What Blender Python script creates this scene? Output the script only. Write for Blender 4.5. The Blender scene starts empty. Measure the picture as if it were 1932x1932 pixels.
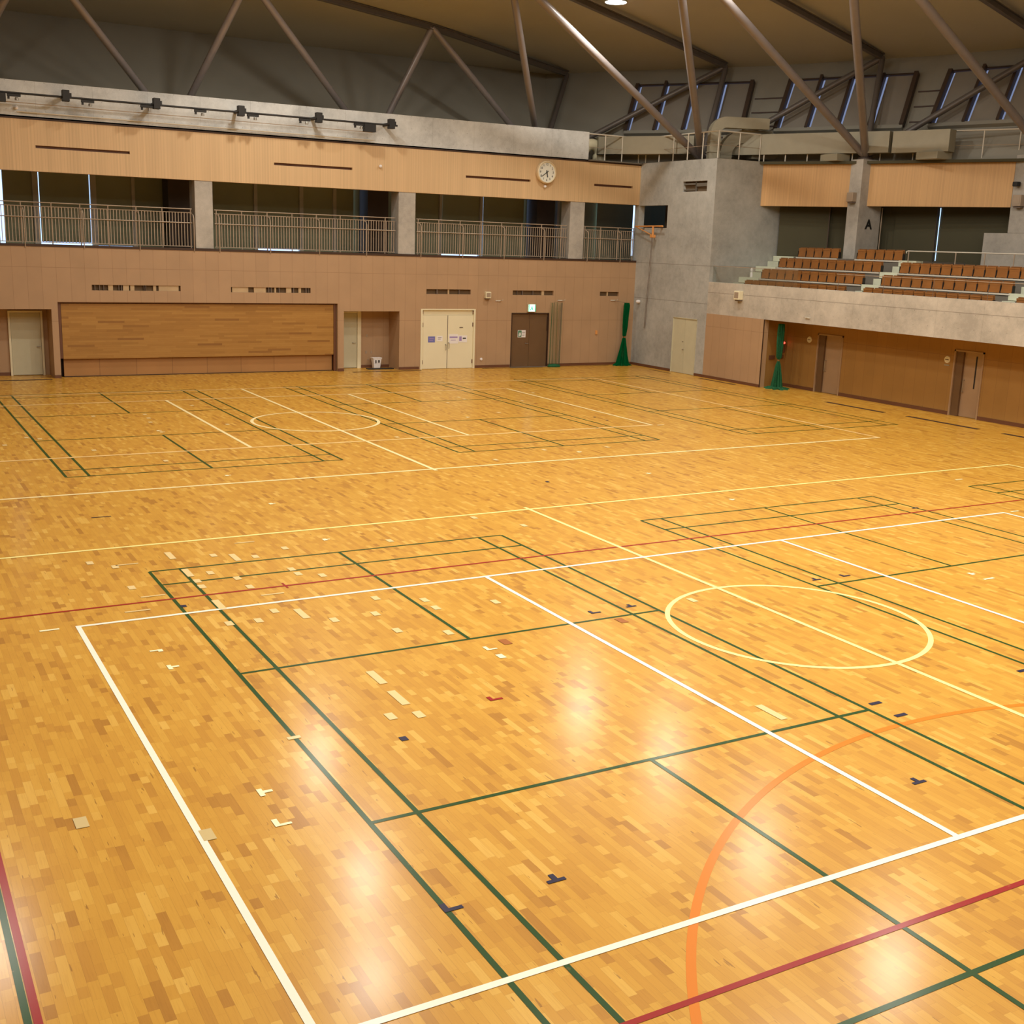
import bpy, bmesh, math, random
from mathutils import Vector, Matrix
random.seed(7)
SC = bpy.context.scene
COL = SC.collection
PI = math.pi

# ------------------------------------------------------------------ camera
CAM = (-2.24787, -15.20075, 5.02640)
YAW, PITCH, ROLL, FPX = 0.5189105, -0.2265145, 0.0339764, 2187.983
def cam_axes():
    f = Vector((math.sin(YAW)*math.cos(PITCH), math.cos(YAW)*math.cos(PITCH), math.sin(PITCH)))
    rt = f.cross(Vector((0, 0, 1))).normalized(); u = rt.cross(f)
    c, s = math.cos(ROLL), math.sin(ROLL)
    return f, rt*c+u*s, u*c-rt*s
F_, R_, U_ = cam_axes()
cd = bpy.data.cameras.new('camera'); co = bpy.data.objects.new('camera', cd); COL.objects.link(co)
cd.sensor_width = 36; cd.lens = FPX/1932*36; cd.clip_start = .05; cd.clip_end = 300
m = Matrix((R_, U_, -F_)).transposed().to_4x4(); m.translation = Vector(CAM); co.matrix_world = m
SC.camera = co

# ------------------------------------------------------------------ world, exposure
w = bpy.data.worlds.new('world'); SC.world = w; w.use_nodes = True
w.node_tree.nodes['Background'].inputs[0].default_value = (.45, .6, 1, 1)
w.node_tree.nodes['Background'].inputs[1].default_value = .15
SC.view_settings.view_transform = 'Standard'; SC.view_settings.look = 'None'
SC.view_settings.gamma = 1; SC.view_settings.use_curve_mapping = False
SC.view_settings.exposure = 0.0
LAMP_W = 450.0
LAMP_COL = (1.0, .945, .85)
# hanging high-bay lamps: x, y (their height follows the ceiling)
LAMPS = [(11.3, 22.2), (22.5, 21.9), (23.0, 16.8), (10.4, 15.5), (22.0, 10.5), (8.6, 10.5), (21.4, 4.2), (-.2, 15.7),
         (9.5, 3.0), (3.5, 1.5), (3.5, -4.5), (15.3, 1.5), (15.0, -4.0), (9.5, -3.5), (21., -2.5), (3.5, -9.5), (9.5, -9.5), (15., -9.5), (20.5, -9.)]  # this row is unseen, added to brighten the near floor

# ------------------------------------------------------------------ node helper / materials
class NT:
    def __init__(s, name):
        s.m = bpy.data.materials.new(name); s.m.use_nodes = True
        s.t = s.m.node_tree; s.t.nodes.clear()
        s.out = s.t.nodes.new('ShaderNodeOutputMaterial')
    def n(s, typ, **k):
        nd = s.t.nodes.new('ShaderNode'+typ)
        for a, b in k.items():
            if a.startswith('i'): s.set(nd.inputs[int(a[1:])], b)
            else: setattr(nd, a, b)
        return nd
    def set(s, inp, v):
        if isinstance(v, bpy.types.NodeSocket): s.t.links.new(v, inp)
        else: inp.default_value = v
    def math(s, op, a, b=0., c=0.):
        nd = s.n('Math', operation=op); s.set(nd.inputs[0], a); s.set(nd.inputs[1], b); s.set(nd.inputs[2], c); return nd.outputs[0]
    def mix(s, f, a, b, bt='MIX'):
        nd = s.n('Mix', data_type='RGBA', blend_type=bt); s.set(nd.inputs[0], f); s.set(nd.inputs[6], a); s.set(nd.inputs[7], b); return nd.outputs[2]
    def pos(s):
        g = s.n('NewGeometry'); x = s.n('SeparateXYZ'); s.t.links.new(g.outputs['Position'], x.inputs[0]); return g.outputs['Position'], x.outputs
    def ramp(s, f, stops):
        r = s.n('ValToRGB'); s.set(r.inputs[0], f); e = r.color_ramp.elements
        while len(e) < len(stops): e.new(.5)
        for k, (p, c) in enumerate(stops): e[k].position = p; e[k].color = (*c, 1)
        return r.outputs[0]
    def noise(s, vec, scale, detail=2., rough=.5):
        nd = s.n('TexNoise'); s.set(nd.inputs['Vector'], vec); nd.inputs['Scale'].default_value = scale
        nd.inputs['Detail'].default_value = detail; nd.inputs['Roughness'].default_value = rough; return nd.outputs[0]
    def vec(s, x, y, z):
        c = s.n('CombineXYZ'); s.set(c.inputs[0], x); s.set(c.inputs[1], y); s.set(c.inputs[2], z); return c.outputs[0]
    def bsdf(s, col, rough=.6, metal=0., coat=0., crough=.1, normal=None, spec=.5):
        b = s.n('BsdfPrincipled'); s.set(b.inputs['Base Color'], col); s.set(b.inputs['Roughness'], rough)
        b.inputs['Metallic'].default_value = metal; b.inputs['Coat Weight'].default_value = coat; s.set(b.inputs['Coat Roughness'], crough)
        b.inputs['Specular IOR Level'].default_value = spec
        if normal is not None: s.set(b.inputs['Normal'], normal)
        s.t.links.new(b.outputs[0], s.out.inputs[0]); return b

def srgb(r, g, b):
    f = lambda c: (c/255/12.92) if c/255 <= .04045 else ((c/255+.055)/1.055)**2.4
    return (f(r), f(g), f(b))
def C4(c): return (*c, 1)

def plain(name, col, rough=.6, metal=0., var=.06, vs=3., coat=0.):
    t = NT(name); p, x = t.pos()
    n = t.noise(p, vs, 3)
    a = tuple(c*(1-var) for c in col); b = tuple(min(1, c*(1+var)) for c in col)
    c = t.ramp(n, [(.3, a), (.7, b)])
    t.bsdf(c, rough, metal, coat); return t.m

def m_floor():
    t = NT('maple strip floor'); p, x = t.pos()
    W = .0757
    row = t.math('FLOOR', t.math('DIVIDE', x[0], W))
    wn = t.n('TexWhiteNoise', noise_dimensions='1D'); t.set(wn.inputs['W'], row)
    wn2 = t.n('TexWhiteNoise', noise_dimensions='1D'); t.set(wn2.inputs['W'], t.math('ADD', row, 517.3))
    ln = t.math('MULTIPLY_ADD', wn.outputs[0], .16, .19)
    yy = t.math('ADD', t.math('DIVIDE', x[1], ln), t.math('MULTIPLY', wn2.outputs[0], 37.))
    # wobble so that board lengths differ inside a row
    yy = t.math('ADD', yy, t.math('MULTIPLY', t.math('SINE', t.math('MULTIPLY', yy, 2.1)), .3))
    bid = t.math('FLOOR', yy)
    wn3 = t.n('TexWhiteNoise', noise_dimensions='2D'); t.set(wn3.inputs['Vector'], t.vec(row, bid, 0.))
    r = wn3.outputs[0]
    sh = t.noise(t.vec(t.math('MULTIPLY', x[0], 1.), t.math('MULTIPLY', x[1], .6), 0.), .9, 3)
    rr = t.math('ADD', r, t.math('MULTIPLY', t.math('SUBTRACT', sh, .5), .35))
    base = t.ramp(rr, [(0., srgb(174, 122, 44)), (.08, srgb(190, 137, 50)), (.3, srgb(199, 147, 54)), (.65, srgb(203, 152, 57)), (.9, srgb(209, 160, 64)), (1., srgb(217, 172, 80))])
    # grain streaks
    gr = t.noise(t.vec(t.math('MULTIPLY', x[0], 90.), t.math('MULTIPLY', x[1], 4.), t.math('MULTIPLY', r, 9.)), 1., 3, .6)
    gm = t.ramp(gr, [(.30, (.80, .74, .66)), (.5, (1, 1, 1)), (.72, (1.0, 1.0, .98))])
    base = t.mix(.4, base, gm, 'MULTIPLY')
    # dark mineral streaks on a few boards
    dk = t.noise(t.vec(t.math('MULTIPLY', x[0], 30.), t.math('MULTIPLY', x[1], 3.5), 3.), 1., 2, .5)
    dm = t.math('MULTIPLY', t.math('GREATER_THAN', dk, .70), t.math('GREATER_THAN', wn3.outputs[0], .55))
    base = t.mix(t.math('MULTIPLY', dm, .55), base, C4(srgb(112, 62, 20)))
    # seams
    fx = t.math('FRACT', t.math('DIVIDE', x[0], W)); fy = t.math('FRACT', yy)
    ex = t.math('LESS_THAN', t.math('MINIMUM', fx, t.math('SUBTRACT', 1., fx)), .014)
    ey = t.math('LESS_THAN', fy, .006)
    seam = t.math('MAXIMUM', ex, ey)
    base = t.mix(t.math('MULTIPLY', seam, .35), base, C4(srgb(110, 66, 24)))
    wear = t.noise(p, .35, 4)
    cr = t.math('MULTIPLY_ADD', wear, .12, .135)
    bn = t.noise(t.vec(t.math('MULTIPLY', x[0], 14.), t.math('MULTIPLY', x[1], 3.), 0.), 1., 2)
    bp = t.n('Bump'); bp.inputs['Strength'].default_value = .02; bp.inputs['Distance'].default_value = .02; t.set(bp.inputs['Height'], t.math('ADD', bn, t.math('MULTIPLY', r, .06)))
    t.bsdf(base, .5, 0, .44, cr, bp.outputs[0], spec=.12); return t.m

def m_paint(name, col, worn=.12):
    t = NT(name); p, x = t.pos(); n = t.noise(p, 9., 4, .7)
    c = t.mix(t.math('MULTIPLY', t.math('GREATER_THAN', n, .66), worn), C4(col), C4(srgb(200, 150, 80)))
    t.bsdf(c, .5, 0, .34, .2, spec=.12); return t.m

def m_panel(name, ax, off=2.57, pitch=.4626, c0=srgb(174, 142, 108), zl=(3.76, 1.95)):
    t = NT(name); p, x = t.pos()
    f = t.math('FRACT', t.math('DIVIDE', t.math('SUBTRACT', x[ax], off), pitch))
    v = t.math('LESS_THAN', f, .020)
    h = 0.
    for z in zl:
        h = t.math('MAXIMUM', h, t.math('LESS_THAN', t.math('ABSOLUTE', t.math('SUBTRACT', x[2], z)), .006))
    g = t.math('MAXIMUM', v, h)
    idn = t.n('TexWhiteNoise', noise_dimensions='1D'); t.set(idn.inputs['W'], t.math('FLOOR', t.math('DIVIDE', t.math('SUBTRACT', x[ax], off), pitch)))
    n = t.noise(p, 1.2, 3)
    c = t.ramp(t.math('ADD', t.math('MULTIPLY', n, .8), t.math('MULTIPLY', idn.outputs[0], .2)), [(.3, tuple(k*.94 for k in c0)), (.7, tuple(k*1.05 for k in c0))])
    c = t.mix(t.math('MULTIPLY', g, .5), c, C4(srgb(110, 74, 46)))
    t.bsdf(c, .6); return t.m

def m_slat(name, ax, c0=srgb(208, 176, 132)):
    t = NT(name); p, x = t.pos()
    s1 = t.noise(t.vec(t.math('MULTIPLY', x[ax], 16.), 0., t.math('MULTIPLY', x[2], .12)), 1., 2, .6)
    s2 = t.noise(t.vec(t.math('MULTIPLY', x[ax], 2.1), 3., t.math('MULTIPLY', x[2], .1)), 1., 2, .5)
    rib = t.math('LESS_THAN', t.math('FRACT', t.math('DIVIDE', x[ax], .1)), .12)
    c = t.ramp(t.math('ADD', t.math('MULTIPLY', s1, .6), t.math('MULTIPLY', s2, .4)), [(.33, tuple(k*.86 for k in c0)), (.68, tuple(min(1, k*1.10) for k in c0))])
    c = t.mix(t.math('MULTIPLY', rib, .16), c, C4(srgb(130, 88, 48)))
    t.bsdf(c, .55); return t.m

def m_concrete(name, c0=srgb(172, 172, 166), ax=1, joints=True, zj=(4.45, 2.95)):
    t = NT(name); p, x = t.pos()
    n1 = t.noise(p, .7, 5, .6); n2 = t.noise(p, 5., 4, .6); n3 = t.noise(p, 40., 2)
    f = t.math('ADD', t.math('MULTIPLY', n1, .6), t.math('ADD', t.math('MULTIPLY', n2, .28), t.math('MULTIPLY', n3, .12)))
    c = t.ramp(f, [(.36, tuple(k*.76 for k in c0)), (.5, c0), (.64, tuple(min(1, k*1.2) for k in c0))])
    if joints:
        g = 0.
        for z in zj: g = t.math('MAXIMUM', g, t.math('LESS_THAN', t.math('ABSOLUTE', t.math('SUBTRACT', x[2], z)), .012))
        c = t.mix(t.math('MULTIPLY', g, .5), c, C4(srgb(95, 85, 72)))
        v = t.math('LESS_THAN', t.math('FRACT', t.math('DIVIDE', x[ax], 1.8)), .008)
        c = t.mix(t.math('MULTIPLY', v, .25), c, C4(srgb(95, 85, 72)))
        # form tie holes
        a = t.math('SUBTRACT', t.math('FRACT', t.math('DIVIDE', x[ax], .6)), .5); b = t.math('SUBTRACT', t.math('FRACT', t.math('DIVIDE', x[2], .45)), .5)
        d = t.math('SQRT', t.math('ADD', t.math('MULTIPLY', t.math('MULTIPLY', a, a), .36), t.math('MULTIPLY', t.math('MULTIPLY', b, b), .2)))
        c = t.mix(t.math('MULTIPLY', t.math('LESS_THAN', d, .017), .35), c, C4(srgb(80, 72, 60)))
    bp = t.n('Bump'); bp.inputs['Strength'].default_value = .12; bp.inputs['Distance'].default_value = .02; t.set(bp.inputs['Height'], n2)
    t.bsdf(c, .62, normal=bp.outputs[0]); return t.m

def m_planks(name):
    t = NT(name); p, x = t.pos()
    row = t.math('FLOOR', t.math('DIVIDE', x[2], .075))
    wn = t.n('TexWhiteNoise', noise_dimensions='1D'); t.set(wn.inputs['W'], row)
    xx = t.math('ADD', t.math('DIVIDE', x[0], .9), t.math('MULTIPLY', wn.outputs[0], 9.))
    w2 = t.n('TexWhiteNoise', noise_dimensions='2D'); t.set(w2.inputs['Vector'], t.vec(row, t.math('FLOOR', xx), 0.))
    c = t.ramp(w2.outputs[0], [(0., srgb(140, 96, 44)), (.07, srgb(160, 116, 54)), (.4, srgb(167, 122, 58)), (1., srgb(174, 130, 64))])
    gr = t.noise(t.vec(t.math('MULTIPLY', x[0], 3.), 0., t.math('MULTIPLY', x[2], 60.)), 1., 3, .6)
    c = t.mix(.4, c, t.ramp(gr, [(.3, (.78, .72, .64)), (.6, (1, 1, 1))]), 'MULTIPLY')
    e = t.math('LESS_THAN', t.math('FRACT', t.math('DIVIDE', x[2], .075)), .05)
    c = t.mix(t.math('MULTIPLY', e, .3), c, C4(srgb(90, 56, 22)))
    t.bsdf(c, .45, coat=.15); return t.m

def m_emit(name, col, s):
    t = NT(name); e = t.n('Emission'); e.inputs[0].default_value = C4(col); e.inputs[1].default_value = s
    t.t.links.new(e.outputs[0], t.out.inputs[0]); return t.m

def m_net(name, col, cell=.05, cover=.35):
    t = NT(name); p, x = t.pos()
    b = t.n('BsdfDiffuse'); b.inputs[0].default_value = C4(col); tr = t.n('BsdfTransparent')
    uv = t.n('TexCoord'); s = t.n('SeparateXYZ'); t.t.links.new(uv.outputs['UV'], s.inputs[0])
    a = t.math('LESS_THAN', t.math('FRACT', t.math('ADD', t.math('MULTIPLY', s.outputs[0], 60.), t.math('MULTIPLY', s.outputs[1], 60.))), cover)
    c = t.math('LESS_THAN', t.math('FRACT', t.math('SUBTRACT', t.math('MULTIPLY', s.outputs[0], 60.), t.math('MULTIPLY', s.outputs[1], 60.))), cover)
    mx = t.n('MixShader'); t.set(mx.inputs[0], t.math('MAXIMUM', a, c)); t.t.links.new(tr.outputs[0], mx.inputs[1]); t.t.links.new(b.outputs[0], mx.inputs[2])
    t.t.links.new(mx.outputs[0], t.out.inputs[0]); return t.m

def m_glass(name):
    t = NT(name); tr = t.n('BsdfTransparent'); tr.inputs[0].default_value = (.93, .95, .94, 1); g = t.n('BsdfGlossy'); g.inputs['Roughness'].default_value = .05
    lw = t.n('LayerWeight'); lw.inputs[0].default_value = .5
    mx = t.n('MixShader'); t.set(mx.inputs[0], t.math('MULTIPLY_ADD', lw.outputs[0], .18, .03)); t.t.links.new(tr.outputs[0], mx.inputs[1]); t.t.links.new(g.outputs[0], mx.inputs[2])
    t.t.links.new(mx.outputs[0], t.out.inputs[0]); return t.m

M = {}
M['floor'] = m_floor()
M['white'] = m_paint('white court paint', srgb(244, 240, 222), .05)
M['cream'] = m_paint('cream court paint', srgb(244, 226, 170), .1)
M['far_cream'] = m_paint('cream orange court paint', srgb(240, 204, 138), .15)
M['yellow'] = m_paint('pale yellow court paint', srgb(246, 232, 150), .06)
M['green'] = m_paint('green court paint', srgb(28, 68, 12), .1)
M['red'] = m_paint('red court paint', srgb(152, 28, 20), .12)
M['orange'] = m_paint('orange court paint', srgb(214, 124, 24), .1)
M['navy'] = m_paint('navy tape', srgb(40, 36, 62), 0.)
M['tape'] = m_paint('cream tape', srgb(226, 200, 142), .1)
M['tapew'] = m_paint('white tape', srgb(248, 240, 196), .0)
M['tapeb'] = m_paint('beige tape', srgb(206, 184, 130), .05)
M['tapebr'] = m_paint('brown tape', srgb(160, 96, 44), .05)
M['panel_x'] = m_panel('pink beige wall panels', 0)
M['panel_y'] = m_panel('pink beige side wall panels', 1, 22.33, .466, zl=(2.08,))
M['panel_shade'] = m_panel('shade darkened recess wall panels', 1, 22.33, .466, srgb(158, 118, 60), zl=(1.95,))  # panel colour darkened to stand in for the shade under the stand
M['slat_x'] = m_slat('pale wood slat band', 0)
M['slat_y'] = m_slat('pale wood slat band on the stand side', 1, srgb(204, 162, 110))
M['concrete'] = m_concrete('fair faced concrete')
M['concrete_x'] = m_concrete('fair faced concrete parapet', srgb(194, 196, 194), 0, True, (20.,))
M['fascia'] = m_concrete('warm concrete fascia', srgb(186, 178, 164), 1, True, (3.42,))
M['concrete_c'] = m_concrete('concrete column', srgb(172, 166, 156), 0, False)
M['ceiling'] = plain('beige ceiling lining', srgb(176, 174, 164), .9, var=.04, vs=.4)
M['lean'] = plain('beige leaning wall', srgb(140, 137, 126), .9, var=.04, vs=.6)
M['strut'] = plain('mauve grey steel paint', srgb(142, 134, 132), .32, .15, .05)
M['strut_d'] = plain('dark mauve steel paint', srgb(100, 94, 90), .4, .15, .05)
M['base'] = plain('brown skirting', srgb(104, 66, 44), .5)
M['dark'] = plain('dark brown trim', srgb(60, 38, 22), .6)
M['black'] = plain('matt black metal', srgb(30, 28, 26), .6)
M['blind_s'] = plain('black green blind', srgb(74, 70, 50), .9, var=.05, vs=.8)  # darker copy of the gallery blind, offsets stronger light at the stand
M['mull_g'] = plain('grey gallery mullion', srgb(190, 184, 172), .6)
M['blind'] = plain('dark olive blind', srgb(156, 158, 128), .9, var=.05, vs=.8)  # lighter copy of the same blind, makes up for weak gallery light
M['blind_b'] = plain('grey beige roller blind', srgb(134, 128, 118), .9, var=.04, vs=1.)
M['mull'] = plain('brown grey mullion', srgb(110, 96, 86), .5, .2)
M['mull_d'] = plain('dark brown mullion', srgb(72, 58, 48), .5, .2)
M['day'] = m_emit('daylight pane', (.42, .62, 1.), 2.2)
M['day2'] = m_emit('daylight pane upper', (.45, .55, .9), .42)
M['cream_door'] = plain('cream painted door', srgb(228, 220, 188), .4, var=.03, vs=.8)
M['green_door'] = plain('pale green grey door', srgb(196, 192, 164), .4, var=.03)
M['brown_door'] = plain('brown painted door', srgb(106, 80, 54), .45, var=.04)
M['mauve_door'] = plain('pale mauve door', srgb(166, 138, 108), .45, var=.04)
M['steel'] = plain('brushed steel', srgb(170, 165, 155), .35, .7, .03)
M['rail'] = plain('grey brown railing paint', srgb(168, 150, 130), .45, .2, .03)
M['rail_t'] = plain('pale railing paint', srgb(206, 200, 186), .45, .1, .03)
M['duct'] = plain('cream duct cladding', srgb(150, 144, 124), .55, .0, .04)
M['finp'] = plain('dull beige fin', srgb(186, 160, 122), .6)
M['plank'] = m_planks('stage shutter boards')
M['kick'] = m_panel('brown stage kick boards', 0, 4.0, 1.27, srgb(168, 122, 70), zl=())
M['seat'] = plain('orange brown plywood', srgb(146, 94, 44), .42, 0, .14, 2.3, .2)
M['seat_d'] = plain('darker plywood', srgb(126, 80, 38), .45, 0, .12, 2.3)
M['deck'] = plain('dark grey stand concrete', srgb(104, 98, 88), .8)
M['step'] = plain('pale green step', srgb(196, 200, 178), .7)
M['lampw'] = m_emit('lamp lens', LAMP_COL, 8.)
M['exit_w'] = m_emit('exit sign face', (.75, 1., .92), 3.2)
M['exit_g'] = m_emit('exit sign green', (.02, .6, .3), 1.2)
M['green_s'] = plain('sign green', srgb(30, 110, 70), .5)
M['white_p'] = plain('white paper', srgb(232, 228, 226), .6, 0, .02)
M['blue_p'] = plain('blue paper', srgb(112, 116, 178), .6, 0, .05)
M['lilac'] = plain('lilac print', srgb(160, 140, 190), .6)
M['clock_w'] = plain('clock face white', srgb(226, 226, 214), .4, 0, .01)
M['clock_r'] = plain('clock rim cream', srgb(226, 208, 172), .4, 0, .02)
M['ink'] = plain('black ink', srgb(28, 28, 26), .5)
M['netg'] = plain('green net cloth', srgb(10, 84, 46), .8, 0, .3, 20.)
M['net_o'] = m_net('open green net', srgb(60, 104, 62), cover=.10)
M['net_m'] = m_net('bunched green net', srgb(8, 84, 44), cover=.62)
M['orange_m'] = plain('orange painted steel', srgb(216, 150, 84), .45)
M['glass'] = m_glass('clear glass')
M['redled'] = m_emit('red indicator', (1, .05, .03), 5.)
M['void'] = plain('dark opening', srgb(104, 84, 60), .9)
M['grille'] = plain('dark floor grille', srgb(58, 36, 22), .6)
M['skydark'] = plain('roof void', srgb(96, 82, 66), .9)

# ------------------------------------------------------------------ mesh helpers
class MB:
    def __init__(s): s.v = []; s.f = []; s.uv = None
    def box(s, x0, x1, y0, y1, z0, z1):
        if x0 > x1: x0, x1 = x1, x0
        if y0 > y1: y0, y1 = y1, y0
        b = len(s.v)
        s.v += [(x0, y0, z0), (x1, y0, z0), (x1, y1, z0), (x0, y1, z0), (x0, y0, z1), (x1, y0, z1), (x1, y1, z1), (x0, y1, z1)]
        s.f += [tuple(b+i for i in q) for q in ((0, 3, 2, 1), (4, 5, 6, 7), (0, 1, 5, 4), (1, 2, 6, 5), (2, 3, 7, 6), (3, 0, 4, 7))]
        return s
    def obox(s, o, ux, uy, uz, a, b, c):      # box from origin along three unit vectors with ranges
        o = Vector(o); ux, uy, uz = Vector(ux), Vector(uy), Vector(uz); k = len(s.v)
        for zz in c:
            for (xx, yy) in ((a[0], b[0]), (a[1], b[0]), (a[1], b[1]), (a[0], b[1])):
                s.v.append(tuple(o+ux*xx+uy*yy+uz*zz))
        s.f += [tuple(k+i for i in q) for q in ((0, 3, 2, 1), (4, 5, 6, 7), (0, 1, 5, 4), (1, 2, 6, 5), (2, 3, 7, 6), (3, 0, 4, 7))]
        return s
    def tube(s, pts, r, n=10, cap=True):
        pts = [Vector(p) for p in pts]; rs = r if isinstance(r, (list, tuple)) else [r]*len(pts)
        k = len(s.v); prev = None
        for i, p in enumerate(pts):
            d = (pts[min(i+1, len(pts)-1)]-pts[max(i-1, 0)]).normalized()
            if prev is None: a = d.orthogonal().normalized()
            else: a = (prev-d*prev.dot(d)).normalized()
            prev = a; b = d.cross(a)
            for j in range(n):
                t = 2*PI*j/n; s.v.append(tuple(p+(a*math.cos(t)+b*math.sin(t))*rs[i]))
        for i in range(len(pts)-1):
            for j in range(n):
                s.f.append((k+i*n+j, k+i*n+(j+1) % n, k+(i+1)*n+(j+1) % n, k+(i+1)*n+j))
        if cap: s.f.append(tuple(k+j for j in range(n))[::-1]); s.f.append(tuple(k+(len(pts)-1)*n+j for j in range(n)))
        return s
    def rectube(s, pts, w, h, up=(0, 0, 1)):     # rectangular duct swept along a path, w across, h along 'up-ish'
        pts = [Vector(p) for p in pts]; k = len(s.v); n = 4
        for i, p in enumerate(pts):
            d = (pts[min(i+1, len(pts)-1)]-pts[max(i-1, 0)]).normalized()
            side = Vector(up).normalized(); a = side; b = d.cross(a).normalized()
            for (x, y) in ((-1, -1), (1, -1), (1, 1), (-1, 1)): s.v.append(tuple(p+a*(w/2*x)+b*(h/2*y)))
        for i in range(len(pts)-1):
            for j in range(n): s.f.append((k+i*n+j, k+i*n+(j+1) % n, k+(i+1)*n+(j+1) % n, k+(i+1)*n+j))
        s.f.append((k+3, k+2, k+1, k)); e = k+(len(pts)-1)*n; s.f.append((e, e+1, e+2, e+3)); return s
    def prism(s, poly, z0, z1):
        k = len(s.v); n = len(poly); s.v += [(x, y, z0) for x, y in poly]+[(x, y, z1) for x, y in poly]
        s.f.append(tuple(range(k, k+n))[::-1]); s.f.append(tuple(range(k+n, k+2*n)))
        for j in range(n): s.f.append((k+j, k+(j+1) % n, k+n+(j+1) % n, k+n+j))
        return s
    def lathe(s, prof, n=24, c=(0, 0, 0), ax='z'):
        k = len(s.v)
        for r, h in prof:
            for j in range(n):
                t = 2*PI*j/n; p = (r*math.cos(t), r*math.sin(t), h)
                if ax == 'y': p = (p[0], -p[2], p[1])
                s.v.append((p[0]+c[0], p[1]+c[1], p[2]+c[2]))
        for i in range(len(prof)-1):
            for j in range(n): s.f.append((k+i*n+j, k+i*n+(j+1) % n, k+(i+1)*n+(j+1) % n, k+(i+1)*n+j))
        s.f.append(tuple(k+j for j in range(n))[::-1]); e = k+(len(prof)-1)*n; s.f.append(tuple(e+j for j in range(n))); return s
    def quad(s, a, b, c, d):
        k = len(s.v); s.v += [tuple(a), tuple(b), tuple(c), tuple(d)]; s.f.append((k, k+1, k+2, k+3)); return s
    def build(s, name, mat, parent=None, smooth=False, bevel=0., fix=True):
        me = bpy.data.meshes.new(name); me.from_pydata(s.v, [], s.f); me.update()
        if fix:
            bm = bmesh.new(); bm.from_mesh(me); bmesh.ops.recalc_face_normals(bm, faces=bm.faces); bm.to_mesh(me); bm.free()
        me.materials.append(mat if not isinstance(mat, str) else M[mat])
        if smooth:
            for p in me.polygons: p.use_smooth = True
            me.set_sharp_from_angle(angle=math.radians(40))
        o = bpy.data.objects.new(name, me); COL.objects.link(o)
        if parent is not None: o.parent = parent
        if bevel:
            md = o.modifiers.new('bevel', 'BEVEL'); md.width = bevel; md.segments = 2; md.limit_method = 'ANGLE'
        return o

def empty(name, loc=(0, 0, 0), rz=0.):
    o = bpy.data.objects.new(name, None); COL.objects.link(o); o.location = loc; o.rotation_euler = (0, 0, rz); o.empty_display_size = .2; return o
def tag(o, label=None, cat=None, group=None, kind=None):
    if label: o['label'] = label
    if cat: o['category'] = cat
    if group: o['group'] = group
    if kind: o['kind'] = kind
    return o
def S(o, label=None):
    o['kind'] = 'structure'
    if label: o['label'] = label
    return o
def thing(name, label, cat, loc=(0, 0, 0), rz=0., group=None): return tag(empty(name, loc, rz), label, cat, group)

def wall_holes(mb, ax, face, thick, u0, u1, z0, z1, holes):
    """wall slab in the plane ax=face, from face to face+thick, spanning u and z, with rectangular holes (ua,ub,za,zb)"""
    us = sorted({u0, u1, *[h[0] for h in holes], *[h[1] for h in holes]}); us = [u for u in us if u0 <= u <= u1]
    zs = sorted({z0, z1, *[h[2] for h in holes], *[h[3] for h in holes]}); zs = [z for z in zs if z0 <= z <= z1]
    for i in range(len(us)-1):
        zrun = None
        for j in range(len(zs)-1):
            cu, cz = (us[i]+us[i+1])/2, (zs[j]+zs[j+1])/2
            solid = not any(h[0] < cu < h[1] and h[2] < cz < h[3] for h in holes)
            if solid and zrun is None: zrun = zs[j]
            if zrun is not None and (not solid or j == len(zs)-2):
                zt = zs[j+1] if solid else zs[j]
                if ax == 'y': mb.box(us[i], us[i+1], face, face+thick, zrun, zt)
                else: mb.box(face, face+thick, us[i], us[i+1], zrun, zt)
                zrun = None
    return mb

# ------------------------------------------------------------------ floor and court markings
XL, XR, YF, YB = -10., 27.93, -15.5, 27.44
fl = S(MB().box(XL-.3, 30.3, YF-3.5, 28.9, -.25, 0).build('floor', 'floor'), 'varnished maple strip gymnasium floor')
LZ = .0012
def line(mb, x0, y0, x1, y1, w, z=LZ):
    if abs(x0-x1) < 1e-6: mb.quad((x0-w/2, y0, z), (x0+w/2, y0, z), (x0+w/2, y1, z), (x0-w/2, y1, z))
    else: mb.quad((x0, y0-w/2, z), (x1, y0-w/2, z), (x1, y0+w/2, z), (x0, y0+w/2, z))
def lines(name, mat, segs, w, z, label=None, arcs=()):
    mb = MB()
    for q_, s_ in enumerate(segs): line(mb, *s_, w, z+q_*.00006)
    for (cx, cy, r, a0, a1) in arcs:
        n = 96; k = len(mb.v)
        for i in range(n+1):
            a = a0+(a1-a0)*i/n
            mb.v += [(cx+(r-w/2)*math.cos(a), cy+(r-w/2)*math.sin(a), z-.0001), (cx+(r+w/2)*math.cos(a), cy+(r+w/2)*math.sin(a), z-.0001)]
        for i in range(n): mb.f.append((k+2*i, k+2*i+1, k+2*i+3, k+2*i+2))
    o = mb.build(name, mat, fl, fix=False)
    for p in o.data.polygons:
        if p.normal.z < 0: p.flip()
    if label: o['label'] = label
    return o
h = .025
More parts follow.
